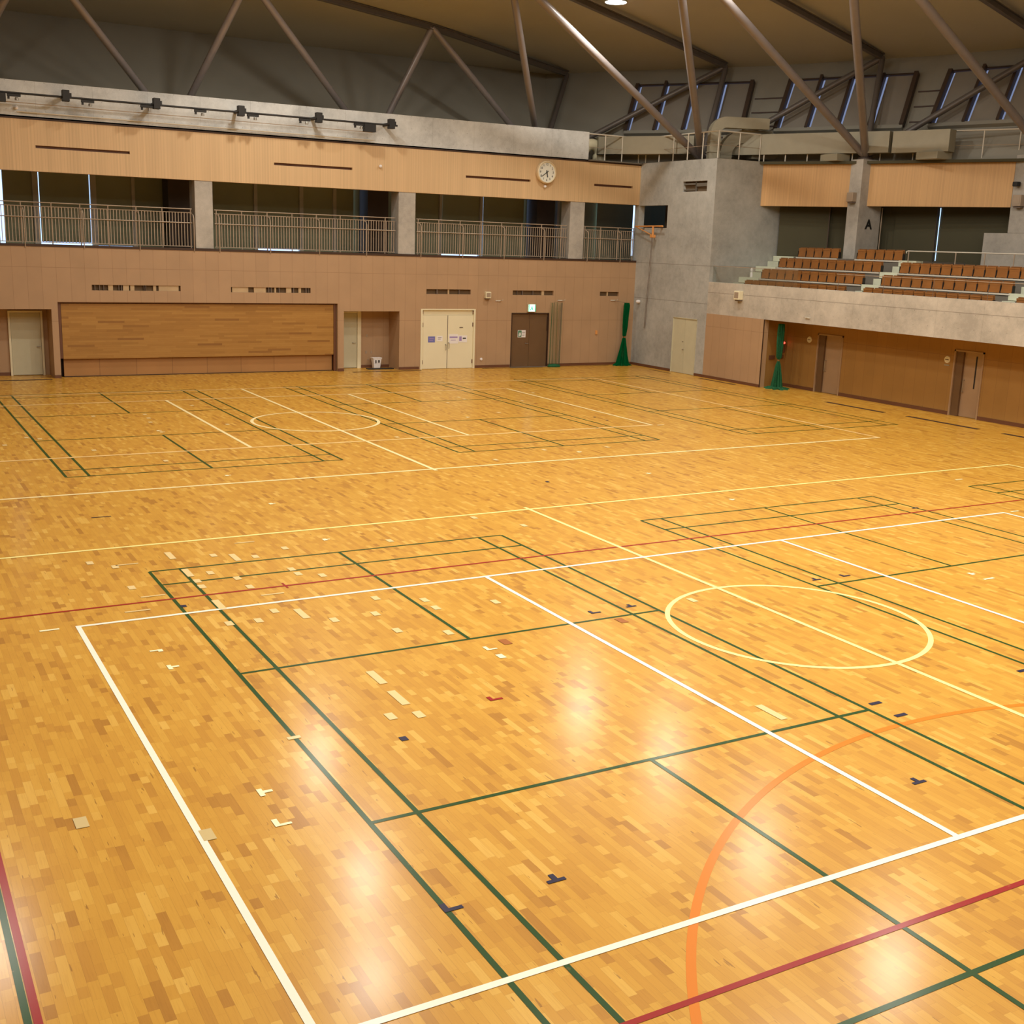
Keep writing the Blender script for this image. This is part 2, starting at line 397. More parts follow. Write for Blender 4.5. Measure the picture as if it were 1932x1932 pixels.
# volleyball, near and far
lines('volleyball_court_line', 'white', [(-.03, h, 0, 0, ) if 0 else (-.025, 0, 18.07, 0), (-.025, -9, 18.07, -9), (0, h, 0, -9-h), (18.05, h, 18.05, -9-h), (6, 0, 6, -9), (12.02, 0, 12.02, -9)], .064, .0040, 'white volleyball court lines nearest the viewer')
lines('volleyball_court_line', 'far_cream', [(0, 12.15, 18.03, 12.15), (0, 20.95, 17.95, 20.95), (0, 12.15, 0, 20.95)], .10, .0040, 'thin cream volleyball side lines on the far court')
lines('volleyball_court_line', 'cream', [(6, 12.15, 6, 20.95), (11.96, 12.15, 11.96, 20.95), (18.0, 12.15, 18.0, 20.95)], .085, .0042, 'cream volleyball attack and end lines on the far court')
# basketball
lines('basketball_court_line', 'yellow', [(-5, 3.82, 23.1, 3.82), (23.08, 3.82, 23.08, -11.2), (9, 4.0, 9, -11.2), (-5, 3.82, -5, -11.2), (-5, -11.2, 23.1, -11.2)], .07, .0032, 'pale yellow basketball court lines on the near court', [(8.95, -3.72, 1.79, 0, 2*PI)])
lines('basketball_court_line', 'cream', [(-5, 8.17, 23.12, 8.17), (9, 23.1, 9, 8.0)], .09, .0032, 'cream basketball side and centre line on the far court', [(8.93, 15.68, 1.76, 0, 2*PI)])
lines('basketball_court_line', 'far_cream', [(-5, 23.1, 23.12, 23.1), (23.1, 23.1, 23.1, 8.17), (-5, 23.1, -5, 8.17)], .09, .0034, 'thin cream orange basketball far side and end line')
# badminton courts, near row (centre y -4.49) and far row
def badminton(x0, top, far, label):
    sg = []
    Y = (lambda d: top-d) if not far else (lambda d: top+d)
    L_ = 13.4
    for x in (x0, x0+.46, x0+5.64, x0+6.1): sg.append((x, Y(0), x, Y(L_)))
    for d in (0, .76, 4.70, 8.70, L_-.76, L_): sg.append((x0, Y(d), x0+6.1, Y(d)))
    sg.append((x0+3.05, Y(0), x0+3.05, Y(4.70))); sg.append((x0+3.05, Y(8.70), x0+3.05, Y(L_)))
    return lines('badminton_court_line', 'green', sg, .05 if not far else .06, .0022, label)
for k, xx in enumerate((-7.72, 1.39, 10.52, 19.66)):
    badminton(xx, 2.21, False, 'green badminton court lines, '+('left edge court of the near row', 'court nearest the viewer', 'middle court of the near row', 'right court of the near row')[k])
for k, xx in enumerate((1.39, 10.52, 19.62)):
    badminton(xx, 9.9, True, 'green badminton court lines, '+('left', 'middle', 'right')[k]+' court of the far row')
lines('red_court_line', 'red', [(-1.56, .72, 19.6, .70), (-1.56, -9.77, 19.6, -9.77), (-1.56, .72, -1.56, -9.77), (19.6, .72, 19.6, -9.77)], .055, .00303, 'long red court outline')
lines('red_court_line', 'red', [(3.03, .60, 3.03, .87)], .03, .00338, 'short red tick crossing the red line')
lines('shooting_arc', 'orange', [], .075, .0020, 'orange shooting arc', [(7.69, -13.28, 6.33, 0, PI)])

MARKS = [('p', 0.67, 3.04), ('p', 0.98, 2.68), ('h', 1.17, 2.75), ('q', 1.89, 3.01), ('p', 2.52, 2.77), ('q', 2.8, 2.52), ('p', 3.11, 2.45), ('p', 3.71, 2.78), ('h', 3.21, 3.38), ('W', 4.52, 3.06), ('W', 4.53, 6.04), ('q', 1.9, 1.94), ('p', 2.21, 1.81), ('p', 2.5, 1.37), ('p', 2.54, 0.87), ('p', 3.4, 1.53), ('p', 3.41, 1.25), ('p', 3.72, 1.03), ('h', 1.17, 0.96), ('p', 0.98, 1.48), ('h', 0.83, 0.36), ('H', -0.35, -0.0), ('p', 1.92, 1.45), ('p', 1.91, 1.15), ('q', 1.9, 0.21), ('h', 2.73, 0.39), ('p', 2.51, -0.37), ('p', 2.19, -0.68), ('q', 2.81, -0.63), ('p', 3.12, -1.06), ('L', 0.7, -1.31), ('T', 0.74, -1.95), ('o', 1.38, -4.48), ('n', 1.44, 0.33), ('d', 1.39, 6.07), ('p', 1.8, -0.65), ('p', 4.01, -0.37), ('p', 3.73, -1.03), ('p', 3.72, -1.8), ('p', 4.62, -0.73), ('p', 4.61, -1.12), ('p', 5.52, -1.21), ('p', 4.3, -2.15), ('q', 2.81, -3.26), ('q', 2.79, -3.94), ('p', 2.5, -4.39), ('p', 2.8, -4.47), ('w', 4.5, -3.23), ('L', 4.52, -2.91), ('b', 4.81, -2.78), ('r', 3.77, -4.42), ('n', 2.39, -4.98), ('N', 6.58, -2.2), ('M', 7.22, -2.16), ('p', 5.51, 2.58), ('p', 8.23, 2.69), ('b', 6.72, -2.66), ('p', 7.66, 3.58), ('W', 13.45, 3.07), ('M', 10.78, -2.19), ('N', 11.4, -2.21), ('m', 7.71, -6.38), ('m', 7.71, -6.76), ('m', 10.28, -6.39), ('W', 13.47, -2.97), ('H', 13.5, -3.29), ('H', 18.39, 0.0), ('H', 20.12, 2.87), ('p', 8.24, -2.29), ('q', 6.41, -6.07), ('m', 16.59, 1.01), ('s', -0.86, -5.4), ('s', 0.06, -6.08), ('T', 0.73, -5.52), ('L', 0.7, -6.14), ('M', 2.38, -8.01), ('N', 1.44, -8.01), ('M', 6.55, -8.04), ('p', 4.61, 20.91), ('p', 4.78, 18.22), ('p', 4.73, 17.52), ('p', 4.61, 16.77), ('W', 4.49, 15.29), ('W', 4.52, 15.06), ('p', 3.39, 18.27), ('p', 2.47, 12.92), ('p', 3.7, 11.08), ('W', 4.51, 8.99), ('p', 1.28, 15.19), ('p', 0.68, 14.24), ('p', 1.55, 14.9), ('p', 6.47, 19.66), ('p', 6.45, 15.8), ('W', 13.44, 15.11), ('p', 15.23, 19.24), ('p', 15.2, 18.78), ('b', 16.99, 17.16), ('p', 16.88, 17.87), ('W', 13.44, 8.98), ('W', 13.46, 6.04), ('p', 10.92, 8.72), ('p', 10.0, 12.46), ('H', 18.26, 12.07), ('p', 14.55, 9.36), ('p', 12.75, 9.54), ('p', 14.27, 18.13), ('p', 18.34, 19.65), ('p', 14.8, 15.68), ('n', 17.2, 13.99), ('n', 17.22, 13.34), ('n', 10.73, 6.01)]
def mark(kind, x, y):
    z = .0052; r = []
    c = dict(p='tape', q='tape', h='tape', H='tapew', W='tapew', w='tapew', L='tapew', T='tapew', o='tape', n='navy', N='navy', M='navy', m='navy', d='grille', b='tapebr', r='red', s='tapeb')[kind]
    if kind == 'p': r = [(-.05, .05, -.09, .09)]
    elif kind == 'q': r = [(-.05, .05, -.22, .22)]
    elif kind in 'hHd': r = [(-.17, .17, -.022, .022)] if kind != 'H' else [(-.12, .12, -.025, .025)]
    elif kind == 'w': r = [(-.045, .045, -.07, .07)]
    elif kind == 'W': r = [(-.05, .03, -.07, .07), (.03, .10, -.02, .03)]
    elif kind == 'L': r = [(-.09, .09, -.075, -.03), (-.09, -.03, -.03, .09)] if y < -3 or x > 3 else [(-.09, .09, -.02, .03), (.02, .09, -.07, -.02)]
    elif kind == 'T': r = [(-.06, .0, -.09, .09), (.0, .1, -.025, .03)]
    elif kind == 'o': r = [(-.07, .07, -.035, .035)]
    elif kind == 'n': r = [(-.04, .04, -.05, .05)]
    elif kind in 'Nr': r = [(-.09, -.03, -.05, .09), (-.03, .10, -.05, .0)]
    elif kind == 'M': r = [(-.1, .1, -.05, -.0), (-.03, .03, .0, .09)]
    elif kind == 'm': r = [(-.1, .1, -.035, .035)]
    elif kind == 'b': r = [(-.06, .06, -.1, .1)]
    elif kind == 's': r = [(-.055, .055, -.1, .1)]
    mb = MB()
    k_s = .85 if kind in 'WLT' else .86 if kind in 'NMrm' else 1.
    for a, b, c_, d in r:
        a, b, c_, d = a*k_s, b*k_s, c_*k_s, d*k_s
        mb.quad((x+a, y+c_, z), (x+b, y+c_, z), (x+b, y+d, z), (x+a, y+d, z))
    o = mb.build('floor_tape_mark', c, fl, fix=False)
    o['label'] = dict(tape='cream tape patch', tapew='white tape mark', navy='dark navy tape mark', grille='dark tape strip', tapebr='brown tape patch', red='red tape corner mark', tapeb='beige tape patch')[c]
for k_ in MARKS: mark(*k_)

# ------------------------------------------------------------------ back wall (y = 27.44)
TH = .25
holes = [(.6, 3.74, 0, 2.36), (3.95, 14.09, 0, 2.60), (14.34, 16.68, 0, 2.31), (17.6, 20.06, 0, 2.41), (21.76, 23.59, 0, 2.26),
         (5.08, 8.15, 2.99, 3.21), (9.94, 13.02, 2.97, 3.19), (17.82, 19.84, 2.98, 3.20), (21.77, 23.78, 2.97, 3.19), (26.1, 27.12, 2.97, 3.18)]
S(wall_holes(MB(), 'y', YB, TH, XL, XR, 0, 4.46, holes).build('wall_back', 'panel_x'), 'pink beige panelled lower back wall')
S(MB().box(XL, XR, YB-.02, YB+.35, 4.44, 4.52).build('trim_1', 'dark'))
bs = MB()
for a, b in ((3.74, 3.95), (14.09, 14.34), (16.68, 17.55), (20.1, 21.74), (23.6, XR)): bs.box(a, b, YB-.02, YB+.01, 0, .11)
S(bs.build('baseboard_back', 'base'))
# upper band and parapet
slots = [(3.53, 6.55, 7.61, 7.70), (11.64, 14.68, 7.56, 7.65), (19.48, 22.45, 7.55, 7.64), (25.56, 27.54, 7.55, 7.64)]
S(wall_holes(MB(), 'y', YB, .3, XL, XR, 6.87, 8.50, slots).build('wall_back_band', 'slat_x'), 'pale slatted wood band under the parapet')
S(MB().box(XL, XR, YB-.015, YB+.3, 8.50, 8.555).build('shadow_gap_strip', 'dark'))  # dark strip painted in for the shadow gap above the wood band
vs = MB()
for a, b, c, d in slots: vs.box(a, b, YB+.12, YB+.2, c, d)
S(vs.build('trim_3', 'base'), 'dark slot linings in the wood band')
S(MB().box(XL, 25.22, YB+.02, YB+.3, 8.555, 9.70).build('wall_back_parapet', 'concrete_x'), 'bare concrete parapet above the wood band')
# louvre vents in the lower wall: dark recess with small fins
def vent(i, a, b, c, d, fins, label):
    t = thing('wall_vent', label, 'vent', ((a+b)/2, YB, c), group='vents in the lower back wall')
    w_ = (b-a)/2
    MB().box(-w_, w_, .12, .16, 0, d-c).build('backing', 'void', t)
    fr = MB(); fr.box(-w_, w_, .0, .12, 0, .015); fr.box(-w_, w_, .0, .12, d-c-.015, d-c); fr.box(-w_, -w_+.015, 0, .12, .015, d-c-.015); fr.box(w_-.015, w_, 0, .12, .015, d-c-.015)
    fr.build('frame', 'panel_x', t)
    for (u, wd) in fins:
        x = -w_+u*(b-a); MB().box(x-wd/2, x+wd/2, .03, .11, .016, d-c-.016).build('fin', 'finp' if wd > .05 else 'mull', t)
vent(0, *holes[5], [(.04, .03), (.09, .03), (.135, .02), (.21, .16), (.30, .02), (.33, .03), (.38, .2), (.45, .14), (.58, .02), (.6, .02), (.70, .1), (.86, .7)], 'long louvre vent above the left half of the stage shutter, mostly dark openings')
vent(1, *holes[6], [(.12, .6), (.36, .45), (.47, .04), (.5, .04), (.55, .06), (.6, .04), (.72, .2), (.78, .04), (.86, .1), (.94, .04), (.97, .02)], 'long louvre vent above the right half of the stage shutter, mostly pale fins')
vent(2, *holes[7], [(.25, .05), (.5, .06), (.74, .04)], 'dark louvre vent above the cream double door')
vent(3, *holes[8], [(.12, .02), (.25, .05), (.5, .04), (.74, .12)], 'dark louvre vent above the brown double door')
vent(4, *holes[9], [(.42, .06)], 'short dark louvre vent nearest the corner')

# alcoves and stage opening
def alcove(name, x0, x1, zt, dep, mat='panel_x'):
    y1 = YB+dep
    mb = MB(); mb.box(x0-.1, x0, YB+TH, y1, 0, zt+.1); mb.box(x1, x1+.1, YB+TH, y1, 0, zt+.1); mb.box(x0-.1, x1+.1, y1, y1+.1, 0, zt+.1); mb.box(x0-.1, x1+.1, YB+TH, y1, zt, zt+.1)
    return S(mb.build(name, mat))
alcove('wall_alcove_left', .6, 3.74, 2.36, 1.15); alcove('wall_alcove_middle', 14.34, 16.68, 2.31, 1.05)
alcove('wall_stage_opening', 3.95, 14.09, 2.60, .55, 'dark')
tb = MB(); tb.box(.6, 2.45, 28.55, 28.59, 0, .11); tb.box(15.45, 16.68, 28.45, 28.49, 0, .11); S(tb.build('baseboard_alcove', 'base'))
t = thing('stage_shutter', 'wide wooden plank stage shutter closing the stage front', 'shutter', (9.02, YB+.12, 0))
MB().box(-4.95, 4.95, .02, .10, .64, 2.545).build('panel', 'plank', t)
MB().box(-4.93, 4.93, .16, .24, .03, .64).build('kick_board', 'kick', t)
fr = MB(); fr.box(-5.05, -4.96, 0, .16, .66, 2.56); fr.box(4.96, 5.05, 0, .16, .0, 2.56); fr.box(-5.05, 5.05, 0, .16, 2.56, 2.60)
fr.build('frame', 'base', t)
MB().box(-4.93, 4.93, .14, .26, 0, .03).build('sill', 'dark', t)

def handle(parent, x, z, y=-.0, mat='steel', vert=False):
    mb = MB(); mb.lathe([(.022, 0), (.022, .03)], 10, (x, y, z), 'y')
    if vert: mb.tube([(x, y-.03, z), (x, y-.06, z), (x, y-.06, z-.22), (x, y-.03, z-.22)], .011, 8)
    else: mb.tube([(x, y-.03, z), (x, y-.055, z), (x+.11, y-.055, z)], .011, 8)
    return mb.build('door_handle', mat, parent)

# door_1: left alcove door, cream, facing the hall
d1 = S(empty('door_1', (3.0, 28.57, 0)), 'cream single door inside the left alcove')
MB().box(-.46, .50, -.04, -.0, .02, 2.16).build('leaf', 'green_door', d1)
fr = MB(); fr.box(-.54, -.47, -.07, .01, 0, 2.24); fr.box(.51, .58, -.07, .01, 0, 2.24); fr.box(-.47, .51, -.07, .01, 2.17, 2.24); fr.build('frame', 'cream_door', d1); handle(d1, .36, 1.0, -.04)
# door_2: middle alcove, left part
d2 = S(empty('door_2', (14.98, 28.47, 0)), 'cream single door half hidden in the middle alcove')
MB().box(-.50, .30, -.04, 0, .02, 2.16).build('leaf', 'green_door', d2)
fr = MB(); fr.box(-.60, -.51, -.07, .01, 0, 2.24); fr.box(.31, .46, -.08, .01, 0, 2.28); fr.box(-.51, .31, -.07, .01, 2.17, 2.24); fr.build('frame', 'cream_door', d2); handle(d2, .12, 1.0, -.04)
# door_3 cream double
d3 = S(empty('door_3', (18.83, YB, 0)), 'cream double door with paper notices')
fr = MB(); fr.box(-1.23, -1.15, -.03, .1, 0, 2.41); fr.box(1.15, 1.23, -.03, .1, 0, 2.41); fr.box(-1.15, 1.15, -.03, .1, 2.36, 2.41); fr.build('frame', 'cream_door', d3)
MB().box(-1.15, -.006, .03, .08, .01, 2.16).build('leaf', 'cream_door', d3); MB().box(.006, 1.15, .03, .08, .01, 2.16).build('leaf', 'cream_door', d3)
MB().box(-1.15, 1.15, .05, .09, 2.17, 2.36).build('transom', 'cream_door', d3)
handle(d3, -.09, .98, .03, vert=True); handle(d3, .05, 1.05, .03, vert=True)
for sx in (-1.14, 1.12):
    for z in (.2, 1.7, 2.2): MB().box(sx, sx+.03, .005, .03, z, z+.16).build('hinge', 'base', d3)
MB().box(-.02, .0, .02, .03, .02, 2.14).build('astragal', 'mull', d3)
# door_4 brown double
d4 = S(empty('door_4', (22.675, YB, 0)), 'brown double door under the exit sign')
fr = MB(); fr.box(-.915, -.87, -.01, .14, 0, 2.26); fr.box(.87, .915, -.01, .14, 0, 2.26); fr.box(-.87, .87, -.01, .14, 2.22, 2.26); fr.build('frame', 'dark', d4)
MB().box(-.87, -.005, .06, .11, .01, 2.22).build('leaf', 'brown_door', d4); MB().box(.005, .87, .06, .11, .01, 2.22).build('leaf', 'brown_door', d4)
handle(d4, -.16, .98, .06)
MB().box(.84, .87, .04, .06, 1.5, 2.1).build('closer', 'dark', d4)
MB().box(-.95, .95, -.16, -.0, -.0, .012).build('threshold', 'steel', d4)
for x0, x1, yy in ((17.5, 20.2, YB), ): pass
# wall behind doors (seal)
S(MB().box(17.5, 20.2, YB+.16, YB+.3, 0, 2.6).box(21.7, 23.7, YB+.18, YB+.3, 0, 2.5).build('wall_behind_doors', 'void'))

def sheet(name, x, z, w_, h_, mat, label, cat, y, extras=()):
    t = thing(name, label, cat, (x, y, z)); MB().box(-w_/2, w_/2, -.006, 0, -h_/2, h_/2).build('sheet', mat, t)
    for (a, b, c, d, mm) in extras: MB().box(a, b, -.009, -.0065, c, d).build('print', mm, t)
    return t
ND = YB+.03
sheet('paper_notice', 18.11, 1.19, .31, .24, 'blue_p', 'blue paper notice on the left leaf of the cream double door', 'notice', ND, [(-.1, .1, .02, .05, 'lilac'), (-.1, .06, -.05, -.03, 'lilac')])
sheet('paper_notice', 18.47, 1.22, .27, .21, 'white_p', 'white notice right of the blue one on the left door leaf', 'notice', ND, [(-.08, .08, .03, .05, 'mull'), (-.08, .05, -.03, -.015, 'mull')])
sheet('paper_notice', 19.10, 1.20, .42, .38, 'white_p', 'large white notice with lilac heading on the right leaf of the cream door', 'notice', ND, [(-.18, .18, .04, .10, 'lilac'), (-.12, .1, -.06, -.04, 'lilac')])
sheet('paper_notice', 19.52, 1.20, .40, .28, 'white_p', 'white notice with a black bar on the right leaf of the cream door', 'notice', ND, [(-.16, -.05, -.08, .1, 'lilac'), (-.0, .15, .0, .05, 'ink')])
sheet('door_plate', 19.44, 1.66, .16, .035, 'mull', 'small dark name plate high on the right leaf of the cream door', 'sign', ND)
sg = sheet('door_sign', 22.31, 1.385, .38, .30, 'white_p', 'white and green exit sticker on the left leaf of the brown door', 'sign', YB+.06,
      [(-.17, -.01, -.13, .13, 'green_s'), (.02, .16, .05, .08, 'mull'), (.02, .16, -.02, .0, 'mull'), (.02, .14, -.09, -.07, 'mull')])
mb = MB(); mb.box(-.10, -.07, -.012, -.0095, .05, .09); mb.box(-.12, -.05, -.012, -.0095, -.02, .04); mb.box(-.14, -.09, -.012, -.0095, -.10, -.02); mb.box(-.08, -.04, -.012, -.0095, -.08, -.02); mb.build('running_figure', 'white_p', sg)

t = thing('exit_sign', 'lit green and white emergency exit sign above the brown door', 'exit sign', (22.68, YB, 2.46))
MB().box(-.19, .19, -.10, 0, -.16, .16).build('housing', 'green_door', t, bevel=.01)
MB().box(-.165, .165, -.106, -.101, -.14, .14).build('face', 'exit_w', t)
mb = MB(); mb.box(-.165, -.13, -.109, -.1065, -.14, .14); mb.box(.13, .165, -.109, -.1065, -.14, .14); mb.box(-.03, .02, -.109, -.1065, .05, .09); mb.box(-.05, .03, -.109, -.1065, -.03, .04); mb.box(-.08, -.03, -.109, -.1065, -.10, -.03); mb.box(.0, .05, -.109, -.1065, -.09, -.03)
mb.build('pictogram', 'exit_g', t)

# alcove contents
t = thing('plastic_bin', 'small white plastic bin with dark print on the alcove floor', 'bin', (16.02, 28.2, 0))
bm_ = MB(); k0 = 0
bm_.v += [(-.13, -.1, 0), (.13, -.1, 0), (.13, .1, 0), (-.13, .1, 0), (-.18, -.14, .42), (.18, -.14, .42), (.18, .14, .42), (-.18, .14, .42)]; bm_.f += [(0, 3, 2, 1), (4, 5, 6, 7), (0, 1, 5, 4), (1, 2, 6, 5), (2, 3, 7, 6), (3, 0, 4, 7)]
bm_.build('body', 'white_p', t, bevel=.012)
MB().box(-.19, .19, -.15, .15, .40, .43).build('rim', 'white_p', t)
MB().box(-.09, -.05, -.146, -.13, .22, .34).build('print', 'ink', t); MB().box(.03, .09, -.146, -.13, .24, .34).build('print', 'ink', t)
tag(MB().box(15.5, 16.6, 27.75, 28.02, .0, .035).build('dark_mat', 'black', bevel=.008), 'flat dark mat on the alcove floor beside the white bin', 'mat')
for i, (x, z, ww, hh) in enumerate([(15.72, 1.28, .07, .10), (15.7, .62, .08, .12), (15.92, .62, .06, .10), (15.78, .33, .05, .05), (16.0, .33, .05, .08)]):
    mb = MB().box(-ww/2, ww/2, -.012, 0, -hh/2, hh/2); o = mb.build('wall_outlet', 'rail', bevel=.003); o.location = (x, 28.49, z)
    tag(o, 'small wall outlet plate inside the middle alcove, '+('topmost, above the others', 'left of the pair at knee height', 'right of the pair at knee height', 'left of the lowest two', 'right of the lowest two')[i], 'outlet')

# small wall fixtures
def speaker(x, y, z, rz, label, s=1., mat='cream_door'):
    t = thing('wall_speaker', label, 'speaker', (x, y, z), rz)
    MB().box(-.12*s, .12*s, -.16*s, 0, -.13*s, .13*s).build('housing', mat, t, bevel=.015)
    MB().box(-.09*s, .09*s, -.166*s, -.161*s, -.08*s, .09*s).build('grille', 'rail', t)
    MB().box(-.1*s, .1*s, -.12*s, 0, -.17*s, -.135*s).build('bracket', 'mull', t)
speaker(20.57, YB, 2.98, 0, 'small cream box speaker on the back wall between the two double doors')
speaker(27.93, 20.34, 3.40, -PI/2, 'cream box speaker on the concrete fascia below the stand', 1.3)
def hook(x, z, label, y=YB, ax='y'):
    o = MB()
    if ax == 'y': o.box(-.12, .12, -.03, 0, -.02, .02).tube([(.1, -.03, 0), (.1, -.22, .02), (.1, -.24, .06)], .012, 8)
    else: o.box(-.03, 0, -.12, .12, -.02, .02).tube([(-.03, .0, 0), (-.22, .0, .02), (-.24, 0, .06)], .012, 8)
    o = o.build('wall_hook', 'rail_t'); o.location = (x, y, z) ; tag(o, label, 'hook')
hook(21.1, 2.75, 'small pale net hook on the back wall left of the exit sign')
hook(24.1, 2.78, 'small pale net hook above the loosely hanging net')
hook(26.8, 2.80, 'small pale net hook above the tied corner net')
hook(27.93, 2.80, 'small pale hook on the concrete fascia left of the recess doors', 16.55, 'x')
t = thing('wall_camera', 'small white camera on the concrete wall beside the corner net', 'camera', (XR, 27.0, 2.78), -PI/2)
MB().lathe([(.01, 0), (.07, .02), (.08, .10), (.05, .17), (.01, .19)], 14, (0, 0, 0), 'y').build('body', 'white_p', t, True); MB().box(-.03, .03, -.1, 0, .0, .03).build('bracket', 'mull', t)
for (x, z, lab) in ((15.80, 7.76, 'tiny pale round sensor on the wood band below the end of the curtain rail'), (23.12, 7.40, 'tiny pale round sensor just under the clock'), (3.0, 8.83, 'tiny white round sensor on the concrete parapet, far left')):
    o = MB().lathe([(.01, 0), (.055, .02), (.06, .07), (.03, .11), (.005, .12)], 14, (0, 0, 0), 'y').build('dome_sensor', 'white_p', None, True); o.location = (x, YB, z); tag(o, lab, 'sensor')
o = MB().lathe([(.005, 0), (.06, .01), (.05, .04), (.005, .05)], 12, (0, 0, 0), 'y').build('socket_cover', 'white_p', None, True); o.location = (20.38, YB, .36); tag(o, 'small round white cover low on the wall right of the cream door', 'cover')
o = MB().box(-.05, .05, -.04, 0, -.09, .09).build('wall_switch', 'orange_m', bevel=.01); o.location = (26.02, YB, 1.42); tag(o, 'small orange brown switch box between the two nets', 'switch')

# ------------------------------------------------------------------ gallery behind the back wall
GY = 31.2
S(MB().box(XL, 36, YB+.3, 33, 3.35, 3.55).build('floor_gallery', 'deck'))
S(MB().box(XL, 34, YB+.02, 33, 8.50, 8.60).build('ceiling_gallery', 'blind'), 'gallery ceiling slab')
S(MB().box(XL, 34., GY+.053, GY+.3, 3.4, 8.55).build('wall_gallery', 'blind'))
glass_spans = []
# window bays: (x0,x1, daylight?) mullions measured along the gallery
win = [('window_1', 2.95, 3.95, .0, 4.62), ('window_2', 4.15, 5.81, .04, 4.60), ('window_3', 6.05, 7.24, .02, 4.47)]
def gallery_window(name, x0, x1, gapl, zb, label, gapb=True, bl='blind', top=7.3):
    wd = S(empty(name, ((x0+x1)/2, GY, 4.4))); w_ = (x1-x0)/2
    MB().box(-w_, w_, .03, .05, 0, 3.1).build('daylight_pane', 'day', wd)
    fr = MB(); fr.box(-w_, w_, -.04, .06, -.08, .0); fr.build('sill', 'mull', wd)
    gl = gapl if gapl > 0 else -.10
    b = thing('roller_blind', label, 'blind', (x0+gl, GY-.06, zb), group='dark blinds in the gallery windows')
    wid = x1-x0-gl+.0
    MB().box(0, wid, -.006, .006, 0, 7.5-zb).build('fabric', bl, b); MB().tube([(0, 0, 0), (wid, 0, 0)], .014, 8).build('bottom_bar', 'mull', b)
def mullion(x, w_, mat='mull', y=GY):
    return MB().box(x-w_/2, x+w_/2, y-.12, y+.1, 3.55, 8.5)
gallery_window('window_1', 2.60, 3.92, .24, 4.40, 'dark olive blind in the leftmost gallery window, bright strip down its left side')
gallery_window('window_2', 4.0, 5.80, .07, 4.585, 'dark olive blind above a bright strip, second gallery window from the left')
gallery_window('window_3', 5.80, 7.30, .06, 4.50, 'dark olive blind, third gallery window from the left')
gallery_window('window_4', 10.0, 11.98, 0, 4.45, 'plain olive blind just right of the first concrete column')
gallery_window('window_5', 12.12, 13.85, .0, 4.575, 'dark olive blind with the bright strip below it, middle bay')
gallery_window('window_6', 14.0, 16.2, .0, 4.40, 'dark olive blind between the two slim mullions of the middle bay')
gallery_window('window_7', 18.2, 20.1, .0, 4.45, 'dark olive blind next to the second concrete column')
gallery_window('window_8', 20.20, 22.1, .06, 4.555, 'dark olive blind with a thin bright line at its left side, third bay')
gallery_window('window_9', 22.2, 24.3, .05, 4.4, 'dark olive blind at the right of the third bay')
gallery_window('window_10', 28.3, 30.22, .0, 4.4, 'black green blind of the last bay beside the concrete block')
mm = MB()
for x, w_ in ((2.60, .12), (3.93, .20), (5.93, .20), (7.36, .12), (12.05, .14), (13.93, .16), (15.35, .14), (20.15, .12), (22.12, .14), (26.05, .12)):
    mm.box(x-w_/2, x+w_/2, GY-.16, GY+.08, 3.55, 8.5)
S(mm.build('trim_4', 'mull_g'), 'slim grey window mullions along the gallery')
# narrow daylight sliver of the last bay
w11 = S(empty('window_11', (30.3, GY, 4.4))); MB().box(-.07, .07, .0, .03, .30, 2.6).build('daylight_pane', 'day', w11)
S(MB().box(30.45, 31.2, GY-.2, GY+.1, 3.55, 8.5).build('trim_5', 'blind'))
# dark inner columns at the gallery glazing, concrete columns at its front edge
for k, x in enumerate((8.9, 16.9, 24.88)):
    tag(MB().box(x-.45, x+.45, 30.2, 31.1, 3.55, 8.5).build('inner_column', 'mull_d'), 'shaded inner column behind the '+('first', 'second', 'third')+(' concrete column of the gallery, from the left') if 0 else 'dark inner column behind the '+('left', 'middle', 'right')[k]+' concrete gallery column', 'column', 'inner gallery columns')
for k, (a, b) in enumerate(((8.73, 9.37), (16.60, 17.32), (24.44, 25.16))):
    tag(MB().box(a, b, YB+.02, YB+.75, 4.52, 6.87).build('concrete_column', 'concrete_c', bevel=.015), 'pale concrete column in the gallery opening, '+('between the first and second railing', 'between the second and third railing', 'next to the short last railing')[k], 'column', 'concrete gallery columns')
t = None
# gallery railings
BAL = None
def railing(x0, x1, posts, label):
    global BAL
    y = YB+.16
    t = thing('gallery_railing', label, 'railing', (x0, y, 4.52), group='railings along the gallery')
    L_ = x1-x0
    MB().tube([(0, 0, 1.36), (L_, 0, 1.36)], .017, 8).build('handrail', 'rail', t)
    MB().tube([(0, 0, 1.23), (L_, 0, 1.23)], .014, 6).build('top_rail', 'rail', t)
    MB().tube([(0, -.03, .88), (L_, -.03, .88)], .018, 8).build('middle_rail', 'rail', t)
    MB().box(0, L_, -.015, .015, .05, .075).build('bottom_rail', 'rail', t)
    n = int(L_/.104)
    for i in range(n):
        x = (i+.5)*L_/n
        if BAL is None:
            o = MB().box(-.012, .012, -.008, .008, .07, 1.23).build('baluster', 'rail', t); BAL = o
        else: o = BAL.copy(); COL.objects.link(o); o.parent = t
        o.location = (x, 0, 0)
    for k, px in enumerate(posts):
        mb = MB().tube([(px-x0, 0, 0), (px-x0, 0, 1.37)], .02, 8)
        if k % 2 == 0: mb.tube([(px-x0+.02, -.03, 1.20), (px-x0+.05, -.16, 1.15), (px-x0+.06, -.19, 1.05), (px-x0+.06, -.19, -.02), (px-x0+.06, -.17, -.12)], .018, 8)
        mb.build('post', 'rail', t, True)
railing(-9.8, 1.9, [-8, -6, -4, -2, 0], 'railing of the leftmost bay, mostly outside the picture')
railing(2.1, 8.64, [2.97, 3.93, 4.85, 5.77, 6.71, 7.6, 8.6], 'grey bar railing of the leftmost gallery bay')
